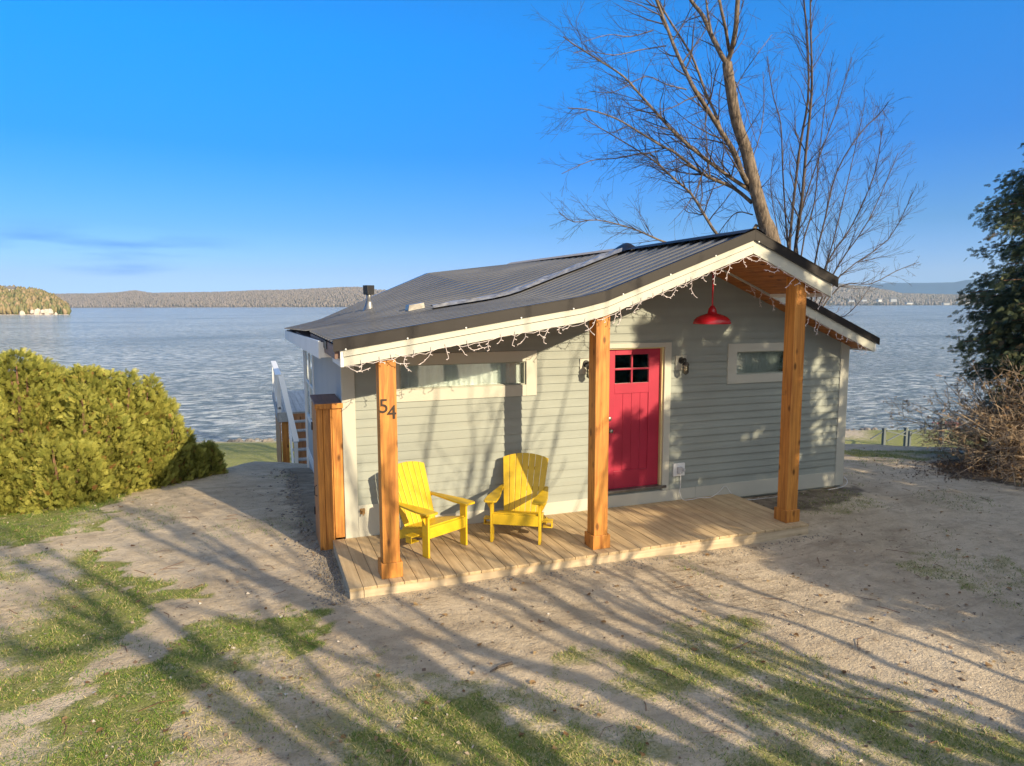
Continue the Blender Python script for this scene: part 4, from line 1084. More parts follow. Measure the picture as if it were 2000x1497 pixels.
traced(T, [(1275, 60), (1230, 72), (1190, 68), (1140, 82)], V0, 2, .7, 9, 1.3, 1, up=.1)
traced(T, [(1340, 175), (1300, 165), (1260, 150), (1200, 180), (1150, 178)], V0, 2.2, .7, 10, 1.3, 2, up=.0)
traced(T, [(1387, 348), (1382, 300), (1378, 240), (1375, 180)], V0, 2.2, .8, 5, 1.0, 1)
traced(T, [(1432, 180), (1455, 140), (1480, 105), (1508, 68)], V0, 1.8, .6, 7, 1.1, 2)
traced(T, [(1436, 160), (1452, 200), (1465, 240), (1482, 290)], V0, 1.8, .6, 7, 1.0, 1, up=-.1)
traced(T, [(1462, 330), (1485, 262), (1492, 200), (1490, 140)], V0, 1.8, .7, 7, 1.1, 2)
traced(T, [(1470, 420), (1440, 415), (1415, 440), (1395, 470)], V0, 2.2, .8, 8, 1.1, 2)
wrap(T, 'bare_maple', base, M_BARK, M_BARK2, label='big leafless tree with a thick leaning trunk rising behind the roof peak', cat='tree')
T = Tree(23); V1_ = 20.5; b2 = at(1580, 650, V1_); b2[2] = float(ground_z(b2[0], b2[1]))
root = (1580, 640)
for pix, r0, r1, n, L in (
    ([root, (1548, 530), (1542, 490), (1548, 412), (1563, 284), (1578, 195), (1578, 94), (1570, 0), (1566, -60)], 6, 1.6, 14, 2.0),
    ([root, (1556, 530), (1553, 490), (1566, 393), (1574, 299), (1585, 187), (1585, 112), (1583, 37), (1583, -40)], 7, 1.4, 14, 2.0),
    ([root, (1545, 520), (1536, 449), (1529, 337), (1525, 243), (1510, 187), (1498, 110)], 3.6, 1, 13, 1.7),
    ([root, (1556, 480), (1566, 412), (1596, 318), (1630, 225), (1664, 112)], 3.6, .9, 15, 1.9),
    ([root, (1592, 513), (1611, 430), (1634, 337), (1679, 262), (1716, 225), (1735, 200)], 3.6, .9, 15, 1.9),
    ([root, (1615, 516), (1664, 441), (1709, 337), (1724, 243)], 3.4, .9, 15, 1.8),
    ([root, (1634, 524), (1697, 430), (1754, 299)], 3.2, .8, 15, 1.8),
    ([root, (1641, 539), (1735, 468), (1784, 374)], 3.0, .8, 14, 1.7),
    ([root, (1640, 560), (1700, 555), (1750, 530), (1795, 512)], 2.6, .7, 9, 1.2),
    ([root, (1600, 560), (1625, 480), (1650, 380), (1668, 300), (1690, 200)], 3, .8, 13, 1.8),
    ([root, (1565, 500), (1590, 400), (1600, 300), (1612, 200), (1625, 120)], 3, .8, 13, 1.7),
    ([root, (1600, 600), (1640, 620), (1670, 600), (1700, 560)], 2, .7, 8, .9),
    ([root, (1530, 500), (1515, 430), (1505, 360), (1512, 300)], 2, .7, 8, 1.1)):
    traced(T, pix, V1_, r0, r1, n, L, 2, up=.22, spread=.62, dens=1.4, jit=.5, t0=.25, sides=6)
wrap(T, 'multi_stem_tree', b2, M_BARK2, M_BARK2, label='slender leafless tree with many thin upright stems right of the roof peak', cat='tree')

# ------------------------------------------------------------------ trees behind the camera whose shadows cross the yard
HV = np.array((-.3808, .9247)); NV = np.array((-.9247, -.3808)); TAN = math.tan(SUN_EL)
def caster(s_, a, D):                    # where a limb stands so that its shade falls at (s, a) on the yard
    z = (D-a)*TAN-.14; q = s_*NV-D*HV; return Vector((q[0], q[1], z))
def shade_tree(seed, s0, D, limbs, label, dia=.22):
    T_ = Tree(seed); q = s0*NV-D*HV; gz = float(ground_z(q[0], q[1])); f_ = Vector((q[0], q[1], 1.5))
    T_.limb([Vector((q[0], q[1], gz-.2)), Vector((q[0]+.05, q[1], .7)), f_], dia*1.3, dia*1.05, 10)
    for lm, r0, r1 in limbs:
        pts = [caster(a_, b_, D) for a_, b_ in lm[::-1]]
        mid = f_.lerp(pts[0], .55)+Vector((0, 0, .25))
        P_, rad = T_.limb([f_-Vector((0, 0, .3)), mid]+pts, r0*1.12, .016, 8)
        T_.sprout(P_, rad, 5, 1.2, 1, t0=.55, dens=.55, minr=.005, spread=.6)
        T_.branch(P_[-1], (P_[-1]-P_[-4]).normalized(), 1.6, .016, 2, .1, .7, .7, .006)
        for q_ in (.6, .78):                 # each limb forks once or twice on its way up
            j_ = int(q_*(len(P_)-1)); d_ = (P_[j_+1]-P_[j_]).normalized()
            T_.branch(P_[j_], (d_+Vector((T_.r.uniform(-.5, .5), T_.r.uniform(-.5, .5), .1))).normalized(), 2.2, rad[j_]*.7, 1, .1, .7, .5, .006)
    return wrap(T_, 'bare_tree', (q[0], q[1], gz), M_BARK, M_BARK2, label=label, cat='tree', group='bare trees whose shadows cross the yard')
shade_tree(31, 1.7, 13.5, [
    ([(3.6, -4.2), (3.19, -2.59), (2.77, -.76), (2.6, 1.5)], .085, .03),
    ([(3.3, -5.0), (2.9, -3.1), (2.52, -.98), (2.35, 0), (2.26, 1.04), (2.1, 3)], .09, .04),
    ([(2.4, -6.2), (1.91, -3.78), (1.68, -2.26), (1.52, -1.2), (1.3, -.13), (1.19, .91), (1.11, 2.1), (1.1, 4.5)], .13, .07),
    ([(1.9, -5.5), (1.43, -3.45), (1.14, -1.56), (1.13, .25), (.94, 1.82), (1.0, 4)], .11, .05),
    ([(3.9, -1.2), (3.53, -.01), (3.33, .48), (2.99, .67), (2.77, .7), (2.4, 2.2)], .07, .04),
    ([(3.1, -1.0), (2.75, .2), (2.5, 1.13), (2.26, 1.77), (2.05, 2.35), (1.93, 3.03), (1.82, 3.9), (1.75, 5.5)], .15, .10)],
    'tall leafless tree behind the viewer, leftmost of the shade trees', .2)
shade_tree(37, .3, 13, [
    ([(1.5, -3.2), (1.2, -.8), (1.0, 1.45), (.98, 2.1), (1.07, 2.82), (.96, 3.42), (.82, 3.7), (.67, 4.1), (.57, 4.6), (.38, 5.2), (.35, 6.5)], .16, .05),
    ([(.55, -3.0), (.3, -.8), (.42, 1.64), (.49, 2.56), (.45, 3.15), (.33, 3.59), (.17, 4.05), (.16, 4.4), (.14, 5.03), (.2, 6.5)], .15, .05),
    ([(.1, -4.0), (-.15, -1.0), (-.31, 1.82), (-.39, 2.46), (-.33, 2.91), (-.31, 3.4), (-.35, 4.2), (-.1, 6.5)], .11, .04),
    ([(.9, -2.0), (.72, 1.6), (.70, 3.0), (.55, 4.2), (.45, 5.4), (.5, 7)], .06, .03), ([(1.6, 1.0), (1.42, 2.8), (1.38, 3.8), (1.3, 4.8), (1.0, 6.5)], .05, .03),
    ([(-.1, 1.0), (-.08, 3.2), (-.12, 4.4), (-.1, 5.4), (.0, 7)], .05, .03), ([(1.3, -1.0), (1.45, .6), (1.7, 2.4), (1.65, 3.6), (1.3, 5)], .05, .03)],
    'tall leafless tree behind the viewer, middle of the shade trees', .22)
shade_tree(41, -1.2, 12.5, [
    ([(-1.05, -4.0), (-.85, -1.0), (-.82, 1.88), (-.78, 2.45), (-.62, 3.35), (-.65, 3.76), (-.63, 4.5), (-.75, 6.5)], .10, .04),
    ([(-1.9, -3.5), (-1.55, -.5), (-1.28, 2.09), (-.99, 3.02), (-.88, 3.79), (-.95, 5)], .075, .03),
    ([(-1.5, -2.0), (-1.2, 2), (-1.05, 3.98), (-.96, 4.57), (-.89, 5.24), (-.85, 5.72), (-.82, 6.8)], .15, .06),
    ([(-2.3, -3.0), (-1.78, 2.41), (-1.58, 3.26), (-1.42, 3.71), (-1.3, 6)], .06, .03),
    ([(-2.6, -2.0), (-2.3, 1.5), (-2.16, 3.21), (-1.93, 3.95), (-2.03, 4.49), (-1.95, 5.2), (-1.83, 5.66), (-1.8, 6.5)], .045, .03),
    ([(-1.4, 2.6), (-1.2, 4.2), (-1.22, 5.2), (-1.15, 6.2), (-1.1, 7.2)], .07, .04), ([(-.75, 3.0), (-.58, 4.6), (-.5, 5.6), (-.45, 7)], .06, .04),
    ([(-2.7, 3.2), (-2.45, 4.6), (-2.4, 5.6), (-2.2, 7)], .04, .03),
    ([(-1.9, 2.5), (-1.59, 4.59), (-1.47, 5.14), (-1.48, 5.55), (-1.52, 6.06), (-1.41, 7)], .09, .05)],
    'tall leafless tree behind the viewer, rightmost of the shade trees', .2)

# ------------------------------------------------------------------ evergreen foliage
def spray_template(seed, n=6):
    r = np.random.default_rng(seed); V = []; F = []
    def leaf(p, d, L, w_, nrm):
        q = np.cross(d, nrm); q /= np.linalg.norm(q)+1e-9; b0 = len(V)
        V.extend([tuple(p), tuple(p+d*L*.5+q*w_), tuple(p+d*L), tuple(p+d*L*.5-q*w_)]); F.append((b0, b0+1, b0+2, b0+3))
    nrm = np.array((0., 1., 0.)); curve = r.normal(0, .18)
    leaf(np.array((0., 0., 0.)), np.array((curve*.4, .05, 1.)), 1.0, .045, nrm)
    for i in range(n):                       # flat frond: paired side shoots along a stem
        t_ = .12+.75*i/(n-1); L = .50*(1-.72*t_)*(.8+.4*r.random()); p = np.array((curve*.4*t_, .05*t_, t_))
        for s_ in (-1, 1):
            an = .75+.25*r.random(); leaf(p, np.array((s_*math.sin(an), r.normal(0, .16)-.1, math.cos(an))), L, .058, nrm)
    return np.array(V, float), np.array(F)
TPL = [spray_template(i) for i in range(4)]
def place_sprays(P_, D_, S_, tone, seed=0):
    # P positions, D growth direction, S size
    r = np.random.default_rng(seed); n = len(P_); D_ = D_/np.linalg.norm(D_, axis=1)[:, None]
    rnd = r.normal(size=(n, 3)); X = np.cross(D_, rnd); X /= np.linalg.norm(X, axis=1)[:, None]; Y = np.cross(D_, X)
    Vs = []; Fs = []; Ts = []; off_ = 0; pick = r.integers(0, len(TPL), n)
    for k_, (TV, TF) in enumerate(TPL):
        m_ = pick == k_; c = m_.sum()
        if not c: continue
        q = (TV[None, :, 0, None]*X[m_][:, None]+TV[None, :, 1, None]*Y[m_][:, None]+TV[None, :, 2, None]*D_[m_][:, None])*S_[m_][:, None, None]+P_[m_][:, None]
        Vs.append(q.reshape(-1, 3)); Fs.append((TF[None]+(np.arange(c)*len(TV))[:, None, None]+off_).reshape(-1, 4)); Ts.append(np.repeat(tone[m_], len(TF))); off_ += c*len(TV)
    return np.concatenate(Vs), np.concatenate(Fs), np.concatenate(Ts)
def arborvitae(x, y, h, rad, seed, label, n=3000, mat=None, group='clipped golden cedars along the left edge', size=.12, name='cedar_bush', lump=.25, cat='shrub', tops=3):
    r = np.random.default_rng(seed); gz = float(ground_z(x, y)); e = empty(name, (x, y, gz), label=label, cat=cat, group=group)
    mb = MB()
    cores = [(0., 0., h, rad)]+[(r.normal(0, rad*.45), r.normal(0, rad*.45), h*(.70+.32*r.random()), rad*(.22+.30*r.random())) for _ in range(tops)]
    for cx_, cy_, hh_, rr_ in cores:
        mb.tube([(cx_*.3, cy_*.3, 0), (cx_*.8, cy_*.8, hh_*.5), (cx_, cy_, hh_*.93)], [.05, .035, .01], 6)
    mb.build('trunk', M_BARK3, e)
    Ps = []; Ds = []; Ss = []; Tn = []
    wts = np.array([c_[2]*c_[3] for c_ in cores]); wts /= wts.sum()
    for (cx_, cy_, hh_, rr_), wt in zip(cores, wts):
        m_ = int(n*wt); t_ = r.random(m_)**.85; a = r.random(m_)*6.283; z = hh_*t_
        prof_ = rr_*np.sqrt(np.clip(1-t_**2.3, 0, 1))*(.80+.2*np.minimum(1, t_*5))
        lum = 1+lump*(fbm(a*1.6+seed, z*1.7, 1.0, seed)-.47)*2.4
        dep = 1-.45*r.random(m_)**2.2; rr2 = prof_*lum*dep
        Ps.append(np.stack([cx_+np.cos(a)*rr2, cy_+np.sin(a)*rr2, z], -1))
        Ds.append(np.stack([np.cos(a)*.65, np.sin(a)*.65, .75+0*a], -1)+r.normal(0, .28, (m_, 3)))
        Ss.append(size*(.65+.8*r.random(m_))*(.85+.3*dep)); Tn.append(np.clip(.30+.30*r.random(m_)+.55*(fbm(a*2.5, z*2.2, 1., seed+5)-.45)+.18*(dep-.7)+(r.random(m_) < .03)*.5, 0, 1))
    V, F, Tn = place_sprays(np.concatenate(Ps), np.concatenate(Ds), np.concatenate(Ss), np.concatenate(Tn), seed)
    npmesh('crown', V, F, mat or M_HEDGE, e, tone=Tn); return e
hd_ = [  # pixel column of the axis, pixel row of its top, distance, radius
 (-90, 700, 11.2, .95, 'big golden cedar cut by the left edge of the view'), (30, 692, 11.0, .85, 'tallest golden cedar, at the left end of the hedge'),
 (95, 720, 12.0, .8, 'golden cedar behind the tallest one'), (165, 722, 11.6, .85, 'golden cedar with a pointed top left of the middle of the hedge'),
 (215, 732, 12.0, .75, 'golden cedar in the middle of the hedge'), (262, 762, 12.2, .68, 'golden cedar with a spiky top right of the middle of the hedge'),
 (120, 850, 10.9, .75, 'low golden cedar at the front of the hedge'), (302, 812, 12.4, .6, 'golden cedar stepping down toward the lake'), (340, 866, 12.7, .5, 'low half shaded cedar at the right end of the hedge'), (215, 850, 11.9, .8, 'broad low cedar at the front middle of the hedge'),
 (5, 870, 10.5, .7, 'low golden cedar at the front left corner of the hedge'), (270, 885, 11.9, .55, 'low shaded cedar at the hedge front near the bare slope')]
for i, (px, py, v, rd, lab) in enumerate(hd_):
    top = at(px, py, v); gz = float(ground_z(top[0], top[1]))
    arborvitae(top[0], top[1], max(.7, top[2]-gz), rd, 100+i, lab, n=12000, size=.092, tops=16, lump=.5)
# tiny dark shrub at the end of the hedge
q = at(392, 905, 13.2); arborvitae(q[0], q[1], .55, .22, 140, 'small dark shrub just past the end of the hedge', n=900, mat=M_CONIF, size=.09, group='clipped golden cedars along the left edge')

def conifer(x, y, h, rad, seed, label, nb=90, per=26, size=.2, bare=.12, group=None, droop=.35, rfun=None, name='cedar_tree', cull=None):
    r = random.Random(seed); gz = float(ground_z(x, y)); e = empty(name, (x, y, gz), label=label, cat='tree', group=group)
    mb = MB(); mb.tube([(0, 0, -.1), (.03, 0, h*.5), (0, .03, h*.98)], [.16, .09, .015], 8)
    Ps = []; Ds = []; Ss = []; Tn = []
    for i in range(nb):
        t_ = bare+(1-bare)*((i+r.random())/nb)**(1.45 if group else 1); z = h*t_; a = r.random()*6.283
        L = (rfun(z, a) if rfun else rad*(1-t_)**.75+.15)*r.uniform(.7, 1.12)
        p = Vector((0, 0, z)); d = Vector((math.cos(a), math.sin(a), .25)); pts = [p.copy()]; m_ = 6
        for j in range(m_):
            d = (d+Vector((r.gauss(0, .08), r.gauss(0, .08), -droop*.22+(.10 if j > 3 else 0)))).normalized(); p = p+d*L/m_; pts.append(p.copy())
        mb.tube(pts, [max(.004, .028*(1-j/(m_+1))*L/1.5) for j in range(m_+1)], 4, cap=False)
        for j in range(int(per*(.4+L/rad))):
            tt_ = r.uniform(.25, 1.02)**.8; k_ = min(m_-1, int(tt_*m_)); q = pts[k_].lerp(pts[k_+1], min(1.1, tt_*m_-k_))
            sp = .12*L*(1.1-tt_*.6); q = q+Vector((r.gauss(0, sp), r.gauss(0, sp), r.gauss(-.06, .09)))
            dl = (pts[k_+1]-pts[k_]).normalized(); Ps.append(q); Ds.append(dl*.8+Vector((r.gauss(0, .4), r.gauss(0, .4), r.gauss(-.45, .3)))); Ss.append(size*r.uniform(.6, 1.25)); Tn.append(min(1, max(0, r.gauss(.45, .22)+(.5 if r.random() < .05 else 0))))
    mb.build('trunk', M_BARK3, e)
    V, F, Tn = place_sprays(np.array([tuple(p) for p in Ps]), np.array([tuple(p) for p in Ds]), np.array(Ss), np.array(Tn), seed)
    npmesh('crown', V, F, M_CONIF, e, tone=Tn); return e
q = at(2110, 930, 13.2)
conifer(q[0], q[1], 8.6, 2.2, 7, 'ragged dark evergreen with drooping sprays at the right edge of the view', nb=460, per=130, size=.13, bare=.04, droop=.4,
        rfun=lambda z, a: float(np.interp(z, [0, 1.2, 2.6, 4.0, 5.0, 6.0, 8.6], [1.2, 1.9, 2.1, 2.0, 1.85, 1.25, .12])))
# evergreens outside the view on the right: their shade covers the right of the cottage
k_ = 0
for s0, D, h, rd in ((-4.5, 12.2, 8.2, 1.55), (-6.6, 13.2, 8.8, 1.9), (-8.6, 12.2, 8.2, 1.6), (-12.7, 13.4, 8.0, 1.5), (-15.2, 12.6, 7.4, 1.5), (-5.6, 15.2, 9., 1.7)):
    qq = s0*NV-D*HV
    conifer(qq[0], qq[1], h, rd, 50+k_, ['tall dark evergreen nearest the viewer on the right, outside the view', 'tallest dark evergreen of the row on the right, outside the view', 'third dark evergreen of the row on the right, outside the view', 'fourth dark evergreen of the row on the right, outside the view', 'shortest dark evergreen at the far end of the row, outside the view', 'tall evergreen standing behind the row on the right, outside the view'][k_],
            nb=180, per=31, size=.32, bare=.03, group='evergreens shading the drive', droop=.3, rfun=lambda z, a, h=h, rd=rd: rd*float(np.interp(z/h, [0, .15, .6, 1], [.9, 1, .85, .08]))); k_ += 1

# twiggy shrub at right
T = Tree(77); qb = at(2003, 935, 12.6); qb[2] = float(ground_z(qb[0], qb[1])); rr = random.Random(5)
lv = []
for i in range(150):
    a = rr.uniform(math.pi*.55, math.pi*1.5)-YAW if rr.random() < .75 else rr.random()*6.28
    el = rr.uniform(.2, 1.45); L = rr.uniform(1.0, 2.3)
    d = Vector((math.cos(a)*math.cos(el), math.sin(a)*math.cos(el), math.sin(el)))
    p0 = Vector(qb)+Vector((rr.gauss(0, .28), rr.gauss(0, .28), 0))
    pts = [p0]; dd = d.copy()
    for j in range(7):
        dd = (dd+Vector((rr.gauss(0, .1), rr.gauss(0, .1), -.10+rr.gauss(0, .06)))).normalized(); pts.append(pts[-1]+dd*L/7)
    P_, rad = T.limb(pts, .014, .005, 5, k_=2)
    T.sprout(P_, rad, 8, .75, 2, t0=.25, up=-.1, spread=1.0, dens=1.6, minr=.0035)
e = wrap(T, 'twiggy_shrub', qb, M_BARE, M_BARE, label='tangled brown shrub of arching twigs below the dark evergreen at right', cat='shrub')
tv = np.array(T.tw.v)[::7]; sel = RNG.random(len(tv)) < .30; tv = tv[sel]
V, F, Tn = place_sprays(tv, RNG.normal(0, 1, (len(tv), 3))+np.array((0, 0, -.6)), .04+.04*RNG.random(len(tv)), RNG.random(len(tv)), 9)
npmesh('dry_leaves', V, F, M_DRYLEAF, e, tone=Tn)
# heap of leaf mould beneath it
hp = gp_([(1905, 918)])[0]; n = 2600
hx = hp[0]+RNG.normal(0, .75, n); hy = hp[1]+RNG.normal(0, .35, n); hz = ground_z(hx, hy)+.10*np.exp(-((hx-hp[0])/.7)**2-((hy-hp[1])/.4)**2)*RNG.random(n)
V, F, Tn = place_sprays(np.stack([hx, hy, hz], -1), RNG.normal(0, 1, (n, 3)), .03+.03*RNG.random(n), RNG.random(n)*.5, 3)
npmesh('leaf_heap', V, F, M_LITTER, tone=Tn, label='dark mound of dead leaves under the twiggy shrub', cat='leaf litter', kind='stuff')
# fallen stick in the yard
a = Vector(hitz(957, 1312, -.12)); b_ = Vector(hitz(1000, 1297, -.12)); 
a.z = float(ground_z(a.x, a.y))+.01; b_.z = float(ground_z(b_.x, b_.y))+.012
MB().tube([a, a.lerp(b_, .5)+Vector((0, 0, .012)), b_], [.006, .012, .015], 6).build('fallen_stick', M_BARK, label='short broken stick lying on the bare sand', cat='stick')

# ------------------------------------------------------------------ shore: fence, docks, rocks
fe = empty('rail_fence', tuple(at(1727, 862, 39)), label='grey post and crossed rail fence on the lower lawn near the water', cat='fence')
fo = Vector(fe.location)
def fpost(px, py0, py1, v, w_=.15):
    a = Vector(at(px, py0, v)); b_ = Vector(at(px, py1, v)); b_.x = a.x; b_.y = a.y
    b_.z -= .6; mb = MB(); mb.box(a.x-w_/2-fo.x, a.x+w_/2-fo.x, a.y-w_/2-fo.y, a.y+w_/2-fo.y, b_.z-fo.z, a.z-fo.z)
    mb.box(a.x-w_*.7-fo.x, a.x+w_*.7-fo.x, a.y-w_*.7-fo.y, a.y+w_*.7-fo.y, a.z+.001-fo.z, a.z+.05-fo.z); mb.build('post', M_GREYPOST, fe)
for a_ in ((1727, 838, 861, 38), (1770, 837, 857, 39), (1777, 844, 854, 40, .13), (1841, 816, 848, 40, .2)): fpost(*a_)
def frail(p, q_, v1, v2, w_=.06):
    a = Vector(at(*p, v1))-fo; b_ = Vector(at(*q_, v2))-fo; MB().bar(a, b_, w_, w_).build('rail', M_GREYPOST, fe)
frail((1700, 858), (1727, 842), 38, 38); frail((1732, 862), (1770, 842), 38, 39); frail((1732, 842), (1772, 852), 38, 39); frail((1776, 844), (1800, 849), 39, 40); frail((1780, 848), (1841, 820), 39, 40)
frail((1807, 822), (1807, 848), 41, 41, .07); frail((1826, 828), (1826, 846), 41, 41, .05); frail((1841, 819), (1860, 812), 40, 40, .08)
def dock(p, q_, v, w_, label):
    a = Vector(at(*p, v)); b_ = Vector(at(*q_, v)); mb = MB(); o = empty('dock_section', tuple(a), label=label, cat='dock')
    n = 7; d = (b_-a); lat = Vector((FH[0], FH[1], 0))*w_
    for i in range(n):
        s0 = lat*(i/n); s1 = lat*((i+.85)/n)
        mb.add([s0, d+s0, d+s1, s1, s0+Vector((0, 0, -.08)), d+s0+Vector((0, 0, -.08)), d+s1+Vector((0, 0, -.08)), s1+Vector((0, 0, -.08))], [(0, 1, 2, 3), (4, 5, 1, 0), (7, 6, 5, 4), (3, 2, 6, 7), (0, 3, 7, 4), (1, 5, 6, 2)])
    mb.build('boards', M_REDDOCK, o)
    mb = MB()
    for s_ in (.05, .5, .95): mb.add([], []); mb.box((d*s_).x-.05, (d*s_).x+.05, (d*s_).y-.05, (d*s_).y+.05, -.9, .12)
    mb.build('dock_leg', M_GREYPOST, o)
dock((428, 870), (490, 864), 46.5, 2.6, 'faded red dock section lying at the left shore past the hedge')
dock((1650, 852), (1682, 854), 48.0, 1.2, 'pink red dock section on the shore beside the cottage corner')
dock((1846, 832), (1885, 830), 49, 1.6, 'dark red dock section half hidden by the twiggy shrub')
mb = MB(); rr = random.Random(9)
for i in range(220):
    u = rr.uniform(-19, 27); v = float(np.interp(u, [-18, 26], [45.9, 49.6]))+rr.gauss(0, .4)+.3*math.sin(u); x, y = uv2w(u, v); s_ = rr.uniform(.06, .26)
    z = float(ground_z(x, y)); mb.lathe([(0, -.5*s_), (s_*.9, -.2*s_), (s_, .15*s_), (s_*.5, .6*s_), (0, .7*s_)], c=(x, y, z), n=6)
mb.build('shore_stones', M_ROCK, label='line of rough stones along the water edge', cat='stones', kind='stuff')

# ------------------------------------------------------------------ far shores
def hill(name, cols, v0, depth, zb, m, rows=16, rough=4., seed=1, kind='structure'):
    # cols: list of (pixel column, pixel row of the crest); crest sits at v0+depth
    cx_ = np.arange(cols[0][0], cols[-1][0]+.1, 4.); cr = np.interp(cx_, [c_[0] for c_ in cols], [c_[1] for c_ in cols])
    V = []
    for j in range(rows+3):
        t_ = min(j/rows, 1.); vv = v0+depth*(j/rows)
        for x, y in zip(cx_, cr):
            top = at(x, y, v0+depth); d = ray(x, 600); dd = d/(d@FH); q = CAM+dd*vv
            hgt_ = (top[2]-zb)*(math.sin(t_*math.pi/2)**.8 if j <= rows else 1-.5*(j-rows)/3)
            V.append((q[0], q[1], zb+max(-.5, hgt_)))
    V = np.array(V); nx_ = len(cx_); ny = rows+3
    V[:, 2] += (fbm(V[:, 0], V[:, 1], .02, seed)-.47)*rough*np.repeat(np.minimum(1, np.arange(ny)/4), nx_)
    id_ = np.arange(nx_*ny).reshape(ny, nx_); F = np.stack([id_[:-1, :-1], id_[:-1, 1:], id_[1:, 1:], id_[1:, :-1]], -1).reshape(-1, 4)
    o = npmesh(name, V, F, m, smooth=True, kind=kind); return V.reshape(ny, nx_, 3)
def forest(name, G, n, h0, h1, m, label, seed=1, conifer_share=.3, tmin=0., tmax=1.):
    r = np.random.default_rng(seed); ny, nx_ = G.shape[:2]
    i = (tmin+(tmax-tmin)*r.random(n))*(ny-3.01); j = r.random(n)*(nx_-1.01); i0 = i.astype(int); j0 = j.astype(int); fi = (i-i0)[:, None]; fj = (j-j0)[:, None]
    P_ = (G[i0, j0]*(1-fi)+G[i0+1, j0]*fi)*(1-fj)+(G[i0, j0+1]*(1-fi)+G[i0+1, j0+1]*fi)*fj
    H = h0+(h1-h0)*r.random(n); con = r.random(n) < conifer_share
    ring = 6; V = []; F = []
    lv_ = [(0, .18), (.35, .34), (.75, .26), (1., .03)]
    lvc = [(0, .24), (.1, .24), (.5, .14), (1., .01)]
    vv = np.zeros((n, len(lv_)*ring, 3))
    for a, ((ta, ra), (tb, rb)) in enumerate(zip(lv_, lvc)):
        z = np.where(con, tb, ta)*H; rad = np.where(con, rb, ra)*H*(.8+.5*r.random(n))*np.where(con, .7, .8)
        for k_ in range(ring):
            an = 2*math.pi*k_/ring+r.random(n)*.5; jj = .7+.6*r.random(n)
            vv[:, a*ring+k_] = P_+np.stack([np.cos(an)*rad*jj, np.sin(an)*rad*jj, z+r.normal(0, .05, n)*H], -1)
    fc = []
    for a in range(len(lv_)-1):
        for k_ in range(ring): p = a*ring+k_; q = a*ring+(k_+1) % ring; fc.append((p, q, q+ring, p+ring))
    fc = np.array(fc); F = (fc[None]+(np.arange(n)*len(lv_)*ring)[:, None, None]).reshape(-1, 4)
    tone = np.where(con, .0+.25*r.random(n), .35+.6*r.random(n)); tone = np.repeat(tone, len(fc))+r.normal(0, .08, n*len(fc))
    npmesh(name, vv.reshape(-1, 3), F, m, tone=np.clip(tone, 0, 1), label=label, cat='forest', kind='stuff')
G1 = hill('hills', [(60, 579), (180, 578), (230, 576), (265, 572), (300, 577), (350, 576), (430, 575), (500, 572), (560, 571), (640, 567), (700, 565), (740, 571), (900, 574), (1100, 578)], 3300, 600, LAKE-.5, M_HILL, seed=3)
forest('far_forest', G1, 26000, 8, 15, M_FOREST, 'grey brown bare woodland along the far shore on the left', 5, .18)
G2 = hill('hills', [(1480, 564), (1600, 561), (1640, 560), (1700, 567), (1740, 574), (1760, 579), (1850, 581), (2100, 581)], 3650, 700, LAKE-.5, M_HILL, seed=4)
forest('far_forest', G2, 22000, 9, 20, M_FOREST, 'mixed brown and dark green woodland along the far shore on the right', 6, .3)
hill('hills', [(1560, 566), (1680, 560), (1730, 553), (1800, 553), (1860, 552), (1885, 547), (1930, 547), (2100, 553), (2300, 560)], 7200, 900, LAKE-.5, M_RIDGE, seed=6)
G3 = hill('headland', [(-260, 560), (-60, 566), (0, 572), (40, 574), (80, 580), (105, 590), (122, 601), (134, 610)], 725, 90, LAKE-.3, M_HILL2, rough=2, seed=8)
forest('headland_forest', G3, 4200, 3.5, 10.0, M_FOREST2, 'golden and green trees covering the near headland on the left', 8, .25)
mb = MB(); rr = random.Random(2); c = at(84, 611, 718)
for i in range(16):
    x, y = c[0]+rr.gauss(0, 5), c[1]+rr.gauss(0, 2.5); s_ = rr.uniform(1.4, 3.4)
    mb.lathe([(0, -s_), (s_, -.5*s_), (s_*.9, .5*s_), (s_*.5, 1.1*s_), (0, 1.3*s_)], c=(x, y, LAKE+rr.uniform(.5, 3)), n=6)
mb.build('rock_outcrop', M_CLIFF, label='pale pink rocks at the foot of the left headland', cat='rocks', kind='stuff')
mb = MB(); 
for i in range(60):
    q0 = at(-40+i*2.9, 616, 712+rr.gauss(0, 1.)); s_ = rr.uniform(.6, 1.4); mb.lathe([(0, -s_*.4), (s_*1.5, -.3*s_), (s_*1.4, .2*s_), (0, .45*s_)], c=(q0[0], q0[1], LAKE), n=6)
mb.build('headland_stones', M_CLIFF, label='pale stones in a line at the waterline of the left headland', cat='stones', kind='stuff')
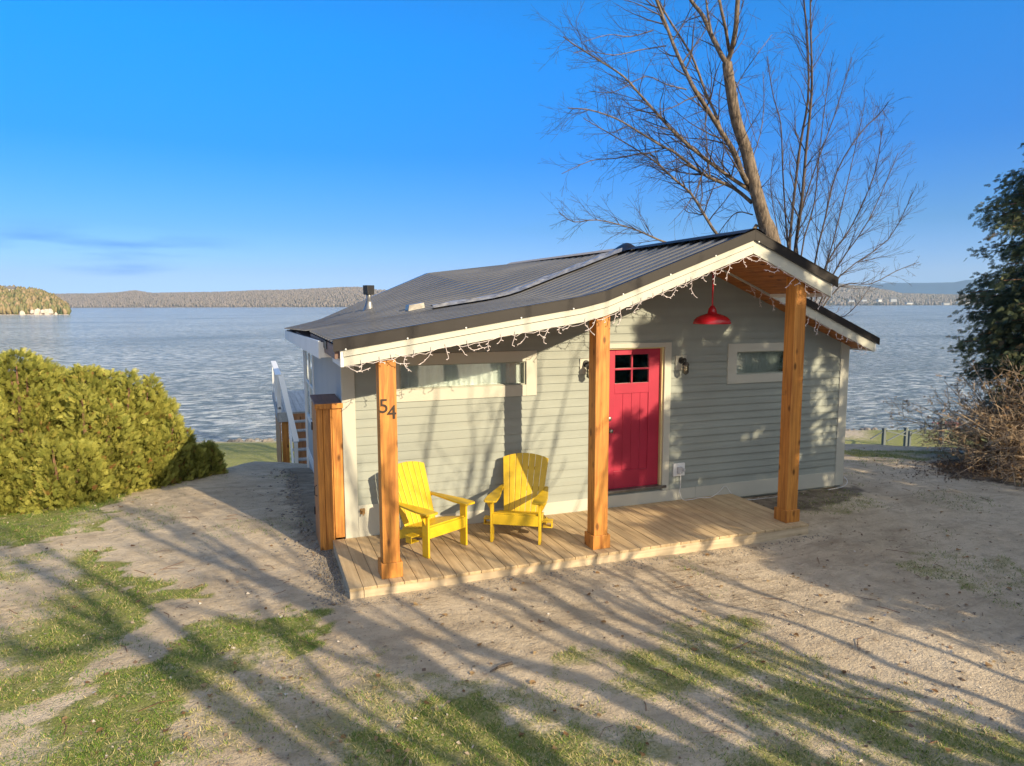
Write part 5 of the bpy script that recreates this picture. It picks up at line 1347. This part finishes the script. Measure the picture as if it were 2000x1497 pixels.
def far_house(px, py, v, w_, h_, label, name='far_house'):
    q0 = at(px, py, v); z = max(LAKE+.5, q0[2]-h_*.5); e = empty(name, (q0[0], q0[1], z), rz=-YAW+.3*math.sin(px), label=label, cat='house', group='white houses along the far shore')
    MB().box(-w_/2, w_/2, -w_*.35, w_*.35, -2, h_*.6).build('walls', M_FARWHITE, e)
    MB().prism([(-w_*.42, h_*.6+.01), (w_*.42, h_*.6+.01), (0, h_*1.0)], -w_*.55, w_*.55, axis=0).build('roof', M_FARROOF, e)
for px, py, w_, h_, lb in ((1663, 587, 18, 9, 'leftmost white house on the far right shore'), (1688, 586, 16, 9, 'white house on the far shore second from the left'), (1717, 586, 15, 12, 'narrow white house on the far shore'),
    (1745, 585, 20, 15, 'tallest white house on the far shore'), (1775, 592, 22, 8, 'low white house at the water, middle of the far right shore'), (1847, 593, 22, 7, 'low white boathouse on the far shore right of the middle'), (1873, 590, 14, 9, 'white house on the far shore beside a bluish one'), (1888, 590, 16, 10, 'white house on the far shore nearest the dark evergreen')):
    far_house(px, py, 3600, w_*1.4, h_*1.4, lb)
mb = far_house(20, 566, 785, 10, 7, 'small pale house among trees on top of the left headland')

# ------------------------------------------------------------------ air between here and the far shores
hz_ = MB(); c_ = uv2w(0, 3700)
m = bpy.data.materials.new('thin_haze'); m.use_nodes = True; t = m.node_tree; t.nodes.clear()
pv_ = node(t, 'ShaderNodeVolumePrincipled', Density=.00008, Anisotropy=.2); pv_.inputs['Color'].default_value = (.58, .82, 1, 1)
o_ = node(t, 'ShaderNodeOutputMaterial'); t.links.new(pv_.outputs[0], o_.inputs['Volume'])
pts = [uv2w(a, b2_) for a, b2_ in ((-6500, -320), (6500, -320), (6500, 8300), (-6500, 8300))]
V = [(p[0], p[1], -9) for p in pts]+[(p[0], p[1], 420) for p in pts]
hz_.add(V, [(0, 1, 2, 3), (4, 7, 6, 5), (0, 4, 5, 1), (1, 5, 6, 2), (2, 6, 7, 3), (3, 7, 4, 0)])
hz_.build('haze', m, kind='stuff')
